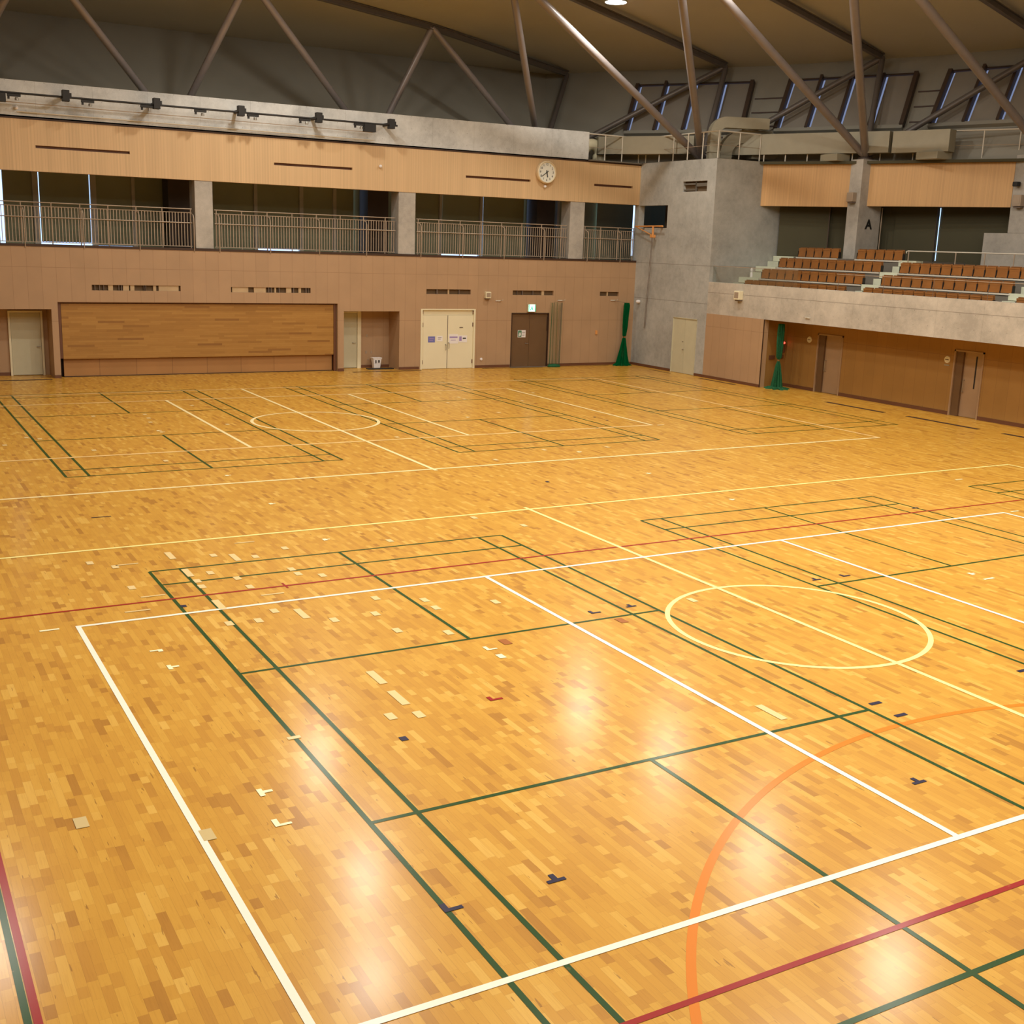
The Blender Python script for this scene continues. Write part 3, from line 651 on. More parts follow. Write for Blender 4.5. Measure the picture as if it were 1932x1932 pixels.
railing(9.45, 16.52, [9.52, 10.45, 11.4, 12.35, 13.3, 14.25, 15.2, 16.1], 'grey bar railing of the second gallery bay, above the stage shutter and alcove')
railing(17.42, 24.38, [17.5, 18.4, 19.35, 20.3, 21.25, 22.2, 23.15, 24.1], 'grey bar railing of the third gallery bay, above the double doors')
railing(25.24, 27.86, [25.3, 26.1, 27.0, 27.8], 'short grey bar railing of the last gallery bay by the corner')

# ------------------------------------------------------------------ right side: block, recess, fascia
S(wall_holes(MB(), 'x', XR, .3, 22.33, YB+.3, 0, 8.6, [(22.9, 24.5, 0, 2.30), (22.86, 24.44, 7.36, 7.77), (25.37, 27.44, 5.92, 6.85)]).build('wall_right_block', 'concrete'), 'bare concrete corner block')
S(MB().box(XR+.3, 34., 22.33, 22.63, 0, 8.6).box(XR+.3, 34, 22.63, YB+.3, 8.5, 8.6).build('wall_right_block_side', 'concrete'), 'shaded side of the corner block facing the stand')
S(MB().box(28.5, 28.6, 22.6, 24.7, 7.2, 7.9).box(29.4, 29.5, 25.3, 27.5, 5.6, 7.1).box(XR+.3, 29.5, 25.3, 25.37, 5.8, 7).box(XR+.3, 29.5, 25.37, YB, 5.8, 5.92).build('wall_block_recess', 'void'))
S(MB().box(XR-.02, XR+.01, 22.33, 22.88, 0, .11).box(XR-.02, XR+.01, 24.52, YB, 0, .11).box(XR-.02, XR+.01, 18.87, 22.33, 0, .11).build('baseboard_right', 'base'))
t = thing('wall_vent', 'dark square louvre vent high on the concrete corner block', 'vent', (XR+.06, 23.65, 7.36), -PI/2)
MB().box(-.79, .79, .1, .14, 0, .41).build('backing', 'void', t); MB().box(-.79, .0, .0, .05, .27, .34).box(-.79, 0, .0, .05, .06, .1).box(0, .79, .0, .05, .2, .33).box(-.02, .02, 0, .06, 0, .41).build('fin', 'deck', t)
d5 = S(empty('door_5', (XR, 23.7, 0), -PI/2), 'pale grey green double door in the concrete block')
MB().box(-.79, -.004, .02, .06, .01, 2.27).build('leaf', 'green_door', d5); MB().box(.004, .79, .02, .06, .01, 2.27).build('leaf', 'green_door', d5)
fr = MB(); fr.box(-.81, -.79, -.01, .1, 0, 2.29); fr.box(.79, .81, -.01, .1, 0, 2.29); fr.box(-.81, .81, -.01, .1, 2.27, 2.30); fr.build('frame', 'green_door', d5)
handle(d5, -.05, 1.0, .02); MB().box(-.13, -.05, .012, .02, 1.3, 1.33).build('name_plate', 'mull', d5)
for z in (.2, 1.1, 1.95): MB().box(.77, .80, -.0, .02, z, z+.14).build('hinge', 'mull', d5)
S(MB().box(XR+.1, XR+.2, 22.8, 24.6, 0, 2.4).build('wall_behind_door_5', 'void'))

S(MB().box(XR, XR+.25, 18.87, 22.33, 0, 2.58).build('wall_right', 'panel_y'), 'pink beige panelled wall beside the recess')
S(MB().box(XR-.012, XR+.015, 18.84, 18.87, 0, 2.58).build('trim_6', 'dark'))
S(MB().box(XR+.25, 29.9, 19.0, 19.2, 0, 2.58).build('wall_recess_end', 'panel_shade'))
RX = 29.25
hl = [(16.0, 17.30, 0, 2.17), (9.83, 11.0, 0, 2.16), (3.2, 4.4, 0, 2.16)]
S(wall_holes(MB(), 'x', RX, .2, -12., 19.1, 0, 2.75, hl).build('wall_right_recess', 'panel_shade'), 'recess wall under the stand, shade darkened into its colour')
bb = MB()
for a, b in ((17.30, 19.0), (11.0, 16.0), (4.4, 9.83), (-12, 3.2)): bb.box(RX-.02, RX+.01, a, b, 0, .12)
S(bb.build('baseboard_recess', 'base'))
for k, (a, b, _, zt) in enumerate(hl):
    dn = S(empty('door_%d' % (6+k), (RX, (a+b)/2, 0), -PI/2), ('pale mauve door in the recess, nearer the corner', 'pale mauve door with a narrow dark glass slit', 'recess door outside the picture')[k])
    hw = (b-a)/2
    MB().box(-hw+.34, hw-.04, .10, .15, .01, zt-.05).build('leaf', 'mauve_door', dn)
    fr = MB(); fr.box(-hw, -hw+.05, -.03, .18, 0, zt); fr.box(hw-.05, hw, -.03, .18, 0, zt); fr.box(-hw, hw, -.03, .18, zt-.05, zt); fr.build('frame', 'mauve_door', dn)
    MB().box(-hw+.05, -hw+.34, .02, .16, .0, zt-.05).build('side_panel', 'brown_door', dn)
    MB().tube([(-hw+.42, .10, 1.2), (-hw+.42, .03, 1.2), (-hw+.42, .03, .8), (-hw+.42, .10, .8)], .014, 8).build('door_handle', 'steel', dn)
    if k == 1: MB().box(.20, .25, .092, .10, .95, 2.0).build('glass_slit', 'black', dn)
S(MB().box(RX+.22, RX+.3, -12, 19.1, 0, 2.75).build('wall_recess_back', 'void'))
# oval signs beside the doors
for k, (y, z, lab) in enumerate(((17.75, 1.90, 'small oval cream sign left of the door nearer the corner'), (11.28, 1.80, 'small oval cream sign left of the door with the glass slit'))):
    t = thing('toilet_sign', lab, 'sign', (RX, y, z), -PI/2)
    MB().lathe([(.005, .02), (.11, .02), (.12, .0)], 20, (0, 0, 0), 'y').build('plate', 'cream_door', t)
    MB().box(-.07, .07, -.026, -.021, -.012, .012).build('print', 'brown_door', t)
    if k: MB().box(-.1, .1, -.012, 0, -.2, -.165).build('sub_plate', 'duct', t)
# soffit and fascia of the stand
S(MB().box(XR, XR+.35, -12, 22.33, 2.58, 3.83).build('wall_right_fascia', 'fascia'), 'long concrete fascia of the spectator stand')
S(MB().box(XR+.35, 33.5, -12, 22.33, 2.58, 2.75).build('ceiling_recess', 'fascia'))
S(MB().box(XR, 33., -12.3, -12, 0, 8.6).build('wall_right_end', 'concrete'))
# alarm lamp and buttons in the recess corner
t = thing('fire_alarm_box', 'dark alarm boxes with a glowing red lamp in the recess corner', 'alarm', (28.65, 19.0, 0))
MB().box(-.22, .04, -.05, 0, 1.05, 1.2).build('button_box', 'base', t); MB().box(.30, .48, -.05, 0, 1.08, 1.22).build('button_box', 'base', t)
MB().box(.36, .50, -.08, 0, 1.30, 1.72).build('alarm_plate', 'base', t)
MB().lathe([(.005, .14), (.03, .12), (.045, .08)], 12, (.42, 0, 1.68), 'y').build('red_lamp', 'redled', t, True)

# ------------------------------------------------------------------ stand: decks, seats, steps
ROWX = (28.8, 29.65, 30.5, 31.4); ROWZ = (3.60, 4.04, 4.49, 4.92)   # seat back line and deck height
dk = MB()
dk.box(XR+.35, 28.61, -12, 22.33, 2.75, 3.25)
for i, (x, z) in enumerate(zip(ROWX, ROWZ)):
    x1 = ROWX[i+1]-.20 if i < 3 else 34.3
    dk.box(x-.20, x1, 15.2 if i == 3 else -12, 22.33, 2.76, z)
dk.box(31.2, 34.3, -12, 15.2, 2.76, 4.49)
S(dk.build('floor_stand', 'deck'), 'dark stepped concrete deck of the spectator stand')
st = MB()
for (ya, yb) in ((14.76, 15.58), (21.1, 22.3), (8.58, 9.38), (2.4, 3.2)):
    for i in range(3):
        x = ROWX[i+1]-.20
        st.box(x-.30, x-.001, ya, yb, ROWZ[i]+.002, ROWZ[i]+.22); st.box(x-.02, x+.32, ya, yb, ROWZ[i+1]-.2, ROWZ[i+1]+.012)
S(st.build('trim_7', 'step'), 'pale steps in the aisles of the stand')

SEAT = None
def make_seat():
    t = empty('stadium_seat')
    # origin: deck level under seat, seat faces -x
    k = MB(); n = 6
    for j in range(n):
        z0 = .015+.335*j/n; z1 = .015+.335*(j+1)/n; o0 = -.08+.03*math.sin(PI*j/n)
        k.obox((0, 0, 0), (1, 0, 0), (0, 1, 0), (0, 0, 1), (o0, o0+.02), (-.201, .201), (z0, z1))
    k.build('seat_panel', 'seat', t)
    MB().obox((0, 0, 0), Vector((1, 0, .1)).normalized(), (0, 1, 0), Vector((-.1, 0, 1)).normalized(), (.05, .072), (-.206, .206), (.02, .38)).build('backrest', 'seat_d', t, bevel=.008)
    MB().box(-.08, .05, -.224, -.212, .0, .24).build('side_arm', 'black', t); MB().box(-.08, .05, .212, .224, .0, .24).build('side_arm', 'black', t)
    MB().box(-.05, .05, -.03, .03, .0, .05).build('bracket', 'mull_d', t)
    return t
def seat_at(i, y, label, grp):
    global SEAT
    if SEAT is None: SEAT = make_seat(); t = SEAT
    else:
        t = SEAT.copy(); COL.objects.link(t)
        for ch in list(SEAT.children): c = ch.copy(); COL.objects.link(c); c.parent = t
    t.location = (ROWX[i]-.06, y, ROWZ[i]); tag(t, label, 'seat', grp)
ORD = ['first', 'second', 'third', 'fourth', 'fifth', 'sixth', 'seventh', 'eighth', 'ninth', 'tenth', 'eleventh', 'twelfth']
RN = ['front', 'second', 'third', 'top']
def block(i, y0, n, name):
    for k in range(n):
        seat_at(i, y0-.2265-k*.453, 'orange plywood seat, %s from left, %s row, %s' % (ORD[k], RN[i], name), 'seats in the %s row of the stand' % RN[i])
for i in range(3): block(i, 21.05, 12, 'block beside the corner')
for i in range(3): block(i, 14.76, 12, 'block right of first aisle')
block(0, 8.52, 3, 'last block at picture edge')
block(3, 20.95, 5, 'left of lettered column'); block(3, 17.75, 5, 'right of lettered column')
# pale nosing strip on the deck edge, per row and section
def beam(i, ya, yb, lab):
    o = MB().box(-.17, -.14, -(ya-yb)/2, (ya-yb)/2, -.05, .0).build('deck_nosing', 'rail_t'); o.location = (ROWX[i]-.06, (ya+yb)/2, ROWZ[i]); tag(o, lab, 'beam', 'deck nosings of the stand')
for i in range(3):
    beam(i, 21.05, 15.62, 'pale deck nosing under the %s row left of the first aisle' % RN[i]); beam(i, 14.76, 9.33, 'pale deck nosing under the %s row right of the first aisle' % RN[i])
beam(3, 20.95, 18.68, 'pale deck nosing under the top row left of the lettered column'); beam(3, 17.75, 15.48, 'pale deck nosing under the top row right of the lettered column')
# glass guard at the left of the stand and slim rails
t = thing('glass_guard', 'clear glass guard panel above the fascia next to the concrete block', 'guard', (28.1, 19.75, 3.83))
MB().box(-.01, .01, -2.3, 2.55, 0, .62).build('glass_panel', 'glass', t); MB().box(-.015, .015, -2.3, 2.55, .62, .64).build('top_trim', 'rail', t)
t = thing('front_guard_rail', 'thin steel guard rail running in front of the seats along the fascia', 'rail', (28.12, 17.4, 3.83))
MB().tube([(0, -1.9, .56), (0, -29, .56)], .009, 8).build('handrail', 'rail', t)
for k in range(13): MB().tube([(0, -2.-2.1*k, 0), (0, -2.-2.1*k, .56)], .007, 8).build('post', 'mull', t)
t = thing('walkway_rail', 'pale handrail behind the third seat row, right of the lettered column', 'rail', (31.05, 15.15, 4.49))
MB().tube([(0, -.02, .70), (0, 0, .76), (0, -.08, .78), (0, -8.5, .78)], .022, 8).build('handrail', 'rail_t', t, True)
for k, y in enumerate((-.12, -2.2, -3.4, -4.55, -5.7, -6.85)): MB().tube([(0, y, 0), (0, y, .77)], .02, 8).build('post', 'rail', t, True)
o = MB().lathe([(.005, 0), (.05, .01), (.05, .16), (.03, .2), (.05, .24), (.06, .30), (.04, .36), (.005, .38)], 14).build('plastic_bottle', 'white_p', None, True); o.location = (29.62, 21.75, 4.056); tag(o, 'small white plastic bottle on the step by the concrete block', 'bottle')
# white step corners next to block
# columns of the stand side
def band_quad(a, b, z0, z1, th, name, mat, label=None):
    a = Vector((*a, 0)); b = Vector((*b, 0)); t = (b-a); L_ = t.length; t.normalize(); n = Vector((-t.y, t.x, 0))
    return MB().obox(a, t, n, (0, 0, 1), (0, L_), (0, th), (z0, z1)).build(name, mat)
A0, A1, A2, A3 = (30.30, 22.33), (32.05, 19.2), (32.41, 18.6), (34.5, 13.7)
S(band_quad(A0, A1, 6.89, 8.55, .25, 'wall_stand_band', 'slat_y'), 'slatted wood band left of the lettered column')
S(band_quad(A2, A3, 6.93, 8.55, .25, 'wall_stand_band', 'slat_y'), 'slatted wood band right of the lettered column')
S(band_quad(A0, A1, 8.55, 8.60, .25, 'trim_8', 'dark')); S(band_quad(A2, A3, 8.55, 8.60, .25, 'trim_9', 'dark'))
c5 = tag(MB().box(32.0, 33.2, 18.6, 19.22, 4.5, 8.66).build('concrete_column', 'concrete_c', bevel=.015), 'concrete column between the two wood bands with a black letter A', 'column')
c6 = tag(MB().box(34.5, 35.4, 12.6, 13.7, 6.02, 8.74).build('concrete_column', 'concrete_c', bevel=.015), 'concrete column at the right picture edge above the low concrete wall', 'column')
S(MB().box(34.5, 34.8, 7., 14.7, 4.5, 6.02).build('wall_stand_low', 'concrete_c'), 'low concrete wall at the right picture edge')
S(MB().box(35.0, 35.2, -12, 12.7, 4.5, 8.6).build('wall_stand_far', 'concrete_c'))
S(band_quad((34.5, 12.6), (36.2, 6.0), 6.93, 8.55, .25, 'wall_stand_band', 'slat_y'))
# glazing behind the stand
S(band_quad((31.0, 23.0), (33.75, 18.6), 4.0, 8.5, .2, 'wall_stand_back', 'blind_s')); S(band_quad((33.75, 18.6), (36.6, 11.), 4.0, 8.5, .2, 'wall_stand_back', 'blind_s'))
S(MB().prism([(30.0, 22.5), (31.8, 19.3), (32.2, 18.6), (34.3, 13.6), (36, 6), (37, -12), (40, -12), (40, 24), (30, 24)], 8.5, 8.6).build('ceiling_stand', 'blind_s'))
def slit(p, tdir, z0, z1, wd, name):
    e = S(empty(name, (p[0], p[1], 0))); t_ = Vector((*tdir, 0)).normalized(); n = Vector((-t_.y, t_.x, 0))
    if n.x > 0: n = -n
    MB().obox((0, 0, 0), t_, n, (0, 0, 1), (-wd/2, wd/2), (.0, .01), (z0, z1)).build('daylight_pane', 'day', e)
d_ = Vector((2.85, -7.6)).normalized()
g0 = Vector((33.75, 18.6))
def gp(s): q = g0+d_*s; return (q.x-.03, q.y)
slit(gp(1.98), d_, 4.95, 6.93, .024, 'window_12')
for k, (s0, s1) in enumerate(((.25, 1.9), (2.1, 4.6), (4.7, 6.9))):
    q = gp(s0); L_ = s1-s0; b = thing('roller_blind', 'dark green black blind behind the seats, '+('left of the bright slit', 'right of the bright slit', 'at the far right above the low concrete wall')[k], 'blind', (q[0], q[1], 4.5))
    n = Vector((-d_.y, d_.x, 0)); n = -n if n.x > 0 else n
    MB().obox((0, 0, 0), Vector((*d_, 0)), n, (0, 0, 1), (0, L_), (.04, .05), (.0, 2.6)).build('fabric', 'blind_s', b)
    MB().obox((0, 0, 0), Vector((*d_, 0)), n, (0, 0, 1), (L_-.03, L_), (.03, .07), (.0, 2.6)).build('side_guide', 'mull_d', b)
b = thing('roller_blind', 'dark blind behind the seats between the block and the lettered column', 'blind', (31.3, 22.2, 4.5)); dd = Vector((2.25, -3.6, 0)).normalized()
MB().obox((0, 0, 0), dd, (-.85, -.53, 0), (0, 0, 1), (0, 2.0), (.04, .05), (0, 2.5)).build('fabric', 'blind_s', b)
MB().obox((0, 0, 0), dd, (-.85, -.53, 0), (0, 0, 1), (2.0, 2.04), (.03, .07), (0, 2.5)).build('side_guide', 'mull_d', b)
tag(MB().tube([(33.22, 18.55, 4.5), (33.22, 18.55, 6.9)], .02, 8).build('drain_pipe', 'rail'), 'thin vertical pipe at the rear edge of the lettered column', 'pipe')
# fixtures on stand columns
speaker(32.0, 18.93, 7.25, -PI/2, 'small beige box speaker on the lettered column', 1.35, 'rail')
speaker(34.5, 13.3, 7.15, -PI/2, 'beige box speaker on the column at the right picture edge', 1.5, 'rail')
t = thing('spot_camera', 'small black camera on the column at the right picture edge', 'camera', (34.5, 13.45, 7.72), -PI/2)
MB().box(-.1, .1, -.25, -.05, -.08, .08).build('body', 'black', t, bevel=.02); MB().box(-.03, .03, -.06, 0, -.03, .03).build('arm', 'mull', t)

def text(body, size, mat, name, parent=None, ext=.003, off=0.):
    cu = bpy.data.curves.new('tmp', 'FONT'); cu.body = body; cu.size = size; cu.extrude = ext; cu.offset = off; cu.align_x = 'CENTER'; cu.align_y = 'CENTER'
    to = bpy.data.objects.new('tmp', cu); COL.objects.link(to); dg = bpy.context.evaluated_depsgraph_get()
    me = bpy.data.meshes.new_from_object(to.evaluated_get(dg)); bpy.data.objects.remove(to)
    me.materials.clear(); me.materials.append(M[mat]); o = bpy.data.objects.new(name, me); COL.objects.link(o)
    if parent: o.parent = parent
    return o
o = text('A', .50, 'ink', 'letter_sign', off=.018); o.location = (32.60, 18.594, 6.23); o.rotation_euler = (PI/2, 0, 0); tag(o, 'black letter A on the side of the concrete column', 'letter')

# ------------------------------------------------------------------ roof: leaning wall, windows, ceiling
def mir(poly):   # complete ring from the measured quarter by symmetry about x=9 and y=6.04
    q = poly
    r = q+[(x, 12.08-y) for x, y in reversed(q)]
    r2 = r+[(18-x, y) for x, y in reversed(r)]
    return r2
Z12 = [(9.2, 33.34), (16.9, 33.34), (26.5, 33.34), (32.3, 24.8), (35.27, 18.57), (37.12, 11.9), (37.6, 6.6)]
RING12 = mir(Z12)
def offset(poly, o):
    n = len(poly); out = []
    for i in range(n):
        p = Vector(poly[i]); a = Vector(poly[i-1]); b = Vector(poly[(i+1) % n])
        d1_ = (p-a).normalized(); d2_ = (b-p).normalized()
        n1 = Vector((-d1_.y, d1_.x)); n2 = Vector((-d2_.y, d2_.x))
        mm_ = (n1+n2); mm_.normalize(); mm_ = mm_/max(.3, mm_.dot(n1)); out.append(p+mm_*o)
    return out
def ring(z): return offset(RING12, .6*(z-12))
ZB, ZT, RISE = 8.6, 12.78, 2.5
CX, CY = 9., 6.04
RT = ring(ZT); RB = ring(ZB)
lw = MB(); n = len(RT)
for i in range(n):
    j = (i+1) % n; lw.quad((*RB[i], ZB), (*RB[j], ZB), (*RT[j], ZT), (*RT[i], ZT))
o = S(lw.build('wall_upper', 'lean', fix=False), 'beige wall leaning outward up to the roof')
cm = MB(); K = 14; sub = 6; per = []
for i in range(n):
    for k in range(sub): per.append(RT[i].lerp(RT[(i+1) % n], k/sub))
npz = len(per)
for k in range(K, 0, -1):
    s_ = k/K
    for p in per: cm.v.append((CX+(p.x-CX)*s_, CY+(p.y-CY)*s_, ZT+RISE*(1-s_*s_)))
cm.v.append((CX, CY, ZT+RISE))
for k in range(K-1):
    for i in range(npz): j = (i+1) % npz; cm.f.append((k*npz+i, k*npz+j, (k+1)*npz+j, (k+1)*npz+i))
for i in range(npz): cm.f.append(((K-1)*npz+i, (K-1)*npz+(i+1) % npz, K*npz))
o = S(cm.build('ceiling', 'ceiling', smooth=True, fix=False), 'beige domed roof lining')
def ceil_z(x, y):
    d = Vector((x-CX, y-CY)); best = 0
    for i in range(n):
        a = RT[i]-Vector((CX, CY)); b = RT[(i+1) % n]-Vector((CX, CY)); e = b-a
        den = d.x*e.y-d.y*e.x
        if abs(den) < 1e-9: continue
        t_ = (a.x*e.y-a.y*e.x)/den; u_ = (a.x*d.y-a.y*d.x)/den
        if t_ > 0 and -1e-6 <= u_ <= 1+1e-6: best = 1/t_
    return ZT+RISE*(1-best*best)

# leaning windows
def window_group(name, i, t0, npan, label):
    a = Vector(Z12[i]); b = Vector(Z12[i+1]); t_ = (b-a).normalized(); n_ = Vector((-t_.y, t_.x))
    up = Vector((n_.x*.6, n_.y*.6, 1)).normalized(); T3 = Vector((t_.x, t_.y, 0)); N3 = T3.cross(up).normalized()
    if N3.dot(Vector((CX-a.x, CY-a.y, 0))) < 0: N3 = -N3     # inward
    org = Vector((a.x, a.y, 12.0))
    hgt = 2.05/up.z
    wd = S(empty(name)); wd.location = org+T3*t0
    P = 1.29
    W_ = npan*P
    for k in range(npan):
        MB().obox((0, 0, 0), T3, N3, up, (k*P, (k+1)*P), (.005, .015), (-hgt, 0)).build('daylight_pane', 'day2', wd)
    for k in range(npan+1):
        wdt = .11 if 0 < k < npan else .16
        MB().obox((0, 0, 0), T3, N3, up, (k*P-wdt*.8, k*P+wdt*.2), (.0, .26), (-hgt-.02, .12 if k in (1,) else .03)).build('mullion', 'mull_d', wd)
    MB().obox((0, 0, 0), T3, N3, up, (-.1, W_), (.0, .14), (-.0, .05)).build('head_rail', 'mull_d', wd)
    MB().obox((0, 0, 0), T3, N3, up, (-.1, W_), (.0, .2), (-hgt-.16, -hgt)).build('sill', 'lean', wd)
    for k in range(npan):
        loc = org+T3*(t0+k*P)
        b_ = thing('roller_blind', 'grey roller blind, %s slanted window group, %s pane from left' % (label, ORD[k]), 'blind', tuple(loc), group='roller blinds of the slanted roof windows')
        MB().obox((0, 0, 0), T3, N3, up, (.115, P-.13), (.06, .066), (-hgt+.02, -.02)).build('fabric', 'blind_b', b_)
        MB().obox((0, 0, 0), T3, N3, up, (.16, P-.13), (.05, .085), (-hgt, -hgt+.03)).build('bottom_bar', 'mull', b_)
window_group('window_13', 2, 4.62, 4, 'left'); window_group('window_14', 3, 1.17, 4, 'middle'); window_group('window_15', 4, .8, 4, 'right')
# dark seams of the cladding between window groups, and base rail
cl = MB()
def seam(i, ta, tb, z):
    a = Vector(Z12[i]); b = Vector(Z12[i+1]); t_ = (b-a).normalized(); n_ = Vector((-t_.y, t_.x)); o_ = .6*(z-12)
    p = a+n_*o_; cl.obox((p.x, p.y, z), (t_.x, t_.y, 0), (-n_.x, -n_.y, 0), (0, 0, 1), (ta, tb), (-.02, .05), (-.025, .025))
for z in (11.35, 10.75, 10.15):
    seam(2, 9.95, 10.3, z); seam(3, -.0, 1.1, z); seam(3, 6.5, 6.9, z); seam(4, 0, .7, z)
S(cl.build('trim_10', 'dark'), 'dark joints between the slanted windows')
cl = MB()
for i, L0, L1 in ((2, 2.0, 9.4), (3, .3, 6.6), (4, .3, 6.9)): seam(i, L0, L1, 9.72)
S(cl.build('trim_11', 'mull_d'), 'dark ledge below the slanted windows')

# ------------------------------------------------------------------ steel struts and beams
def clampz(x, y, d=.16): return ceil_z(x, y)-d
def on_roof(o_, dirv, d=.16):
    # first point along the ray where the roof is reached, minus d
    o_ = Vector(o_); dirv = Vector(dirv); t_ = 5.
    while t_ < 200:
        p = o_+dirv*t_
        if p.z >= clampz(p.x, p.y, d): return p
        t_ += .05
    return o_+dirv*40
NODES = {'M01': (3.733, 27.047, 13.694), 'M12': (10.709, 27.057, 13.688), 'M23': (18.866, 29.511, 13.336), 'M34': (18.467, 22.532, 14.242), 'M45': (21.293, 16.905, 14.4), 'M56': (22.929, 11.191, 14.479), 'N3': (27.153, 32.578, 12.681), 'N4': (31.14, 26.173, 12.729), 'N5': (34.204, 20.295, 12.736), 'N6': (36.437, 14.212, 12.707)}
HEADS = {0: (1.05, 30.8, 8.7), 1: (8.88, 30.8, 8.8), 2: (16.87, 30.8, 8.7), 3: (24.88, 30.8, 8.6), 4: (29.25, 25.0, 8.75), 5: (32.45, 18.95, 8.78), 6: (35.0, 13.0, 8.85)}
HN = {1: 'left gallery column', 2: 'middle gallery column', 3: 'right gallery column', 4: 'corner block', 5: 'lettered column', 6: 'column at the right edge', 0: 'left picture edge'}
def strut(a, b, r, name, label, cat, grp=None, mat='strut'):
    a, b = Vector(a), Vector(b); o = thing(name, label, cat, tuple(a), group=grp)
    d = b-a; L_ = d.length; u = d.normalized()
    MB().tube([(0, 0, 0), tuple(u*L_*.03), tuple(u*L_*.97), tuple(d)], [r*.8, r, r, r*.8], 18).build('tube', mat, o, True)
    side = u.cross(Vector((0, 0, 1))).normalized(); up = side.cross(u)
    MB().obox(tuple(-u*.0), side, up, u, (-.02, .02), (-r*1.1, r*1.1), (-.25, .12)).build('end_plate', 'mull_d', o)
    return o
for h_, nd_ in ((0, 'M01'), (1, 'M01'), (1, 'M12'), (2, 'M12'), (2, 'M23'), (3, 'M23'), (3, 'M34'), (4, 'M34'), (4, 'M45'), (5, 'M45'), (5, 'M56'), (6, 'M56')):
    side = 'leaning left' if int(nd_[2]) == h_ else 'leaning right or upright'
    strut(HEADS[h_], NODES[nd_], .145 if h_ > 3 else .13, 'roof_strut', 'long roof strut rising from the %s, %s' % (HN[h_], side), 'strut', 'long roof struts')
for h_, nd_ in ((3, 'N3'), (3, 'N4'), (4, 'N4'), (4, 'N5'), (5, 'N5'), (5, 'N6'), (6, 'N6')):
    side = 'short and steep' if int(nd_[1]) == h_ else 'flat, reaching right'
    strut(HEADS[h_], NODES[nd_], .115, 'outer_roof_strut', 'outer roof strut rising from the %s, %s' % (HN[h_], side), 'strut', 'outer roof struts', 'strut_d')
def beam3(a, b, label):
    a, b = Vector(a), Vector(b); u = (b-a).normalized(); s_ = u.cross(Vector((0, 0, 1))).normalized(); up = s_.cross(u); L_ = (b-a).length
    o = MB().obox((0, 0, 0), s_, up, u, (-.09, .09), (-.10, -.07), (0, L_)).obox((0, 0, 0), s_, up, u, (-.02, .02), (-.07, .10), (0, L_)).obox((0, 0, 0), s_, up, u, (-.09, .09), (.10, .13), (0, L_)).build('roof_beam', 'strut_d')
    o.location = a; tag(o, label, 'beam', 'thin roof beams')
for a, b, lab in (('M01', 'M12', 'along the back at the left'), ('M12', 'M23', 'above the middle of the back wall'), ('M23', 'N3', 'ending above the right gallery column'), ('M34', 'N4', 'ending above the corner block'), ('M45', 'N5', 'ending above the lettered column'), ('M56', 'N6', 'leaving the picture at the top right')):
    beam3(NODES[a], NODES[b], 'thin dark roof beam under the ceiling, '+lab)
for k, (x, y, z) in HEADS.items():
    if k in (3, 4, 5, 6):
        t = MB().lathe([(.30, -.15), (.30, .0), (.18, .05), (.15, .22)], 16).build('strut_base', 'mull_d', None, True); t.location = (x, y, z-.05); tag(t, 'dark steel foot where the struts meet at the %s' % HN[k], 'steel foot')

# ------------------------------------------------------------------ ducts and railing on the block roof
def arcp(c, r, a0, a1, ax1, ax2, n=8):
    c = Vector(c); ax1 = Vector(ax1); ax2 = Vector(ax2)
    return [tuple(c+ax1*(r*math.cos(a0+(a1-a0)*i/n))+ax2*(r*math.sin(a0+(a1-a0)*i/n))) for i in range(n+1)]
gx = Vector((.93, -.36, 0)).normalized(); gs = Vector((.36, .93, 0)).normalized()
t = thing('gooseneck_duct', 'cream goose neck air duct rising from the corner block roof', 'duct', (28.55, 23.4, 8.6))
pts = [(0, 0, 0), (0, 0, 1.05)]+arcp(gx*.42+Vector((0, 0, 1.05)), .42, PI, PI/2, gx, (0, 0, 1))+[tuple(gx*2.2+Vector((0, 0, 1.47)))]
MB().rectube(pts, .42, .42, gs).build('duct_body', 'duct', t)
for z in (.32, .72): MB().obox((0, 0, z), gx, gs, (0, 0, 1), (-.235, .235), (-.235, .235), (-.02, .02)).build('flange', 'duct', t)
t = thing('elbow_duct', 'large curved cream air duct behind the goose neck', 'duct', (29.35, 23.75, 8.6))
pts = [(0, 0, 0), (0, 0, .25)]+arcp(gx*.75+Vector((0, 0, .25)), .75, PI, PI/2, gx, (0, 0, 1))+[tuple(gx*1.9+Vector((0, 0, 1.0)))]
MB().rectube(pts, .7, .5, gs).build('duct_body', 'duct', t)
MB().obox(tuple(gx*1.5+Vector((0, 0, .55))), gx, gs, (0, 0, 1), (-.4, 1.0), (-.35, .35), (-.4, .25)).build('plenum_box', 'duct', t)
HR = [Vector(p) for p in offset(RING12, .6*(8.9-12)-.75)]
dr = [HR[2]+(HR[1]-HR[2])*.05, HR[2], HR[3], HR[4], HR[5]]
def lerp(a, b, t_): return a+(b-a)*t_
t = thing('long_duct', 'long cream air duct along the foot of the slanted wall, left part over the corner', 'duct', (dr[1].x, dr[1].y, 9.0))
p0 = Vector((27.4, dr[1].y-.6)); q = [p0-dr[1], lerp(dr[1], dr[2], .3)-dr[1], lerp(dr[1], dr[2], .78)-dr[1]]
MB().rectube([(v.x, v.y, .30) for v in q], .72, .5).build('duct_body', 'duct', t)
t = thing('long_duct', 'long cream air duct behind the railing, left of the lettered column', 'duct', (dr[2].x, dr[2].y, 9.0))
q = [lerp(dr[1], dr[2], .92)-dr[2], Vector((0, 0)), lerp(dr[2], dr[3], .95)-dr[2]]
MB().rectube([(v.x, v.y, .28) for v in q], .78, .5).build('duct_body', 'duct', t)
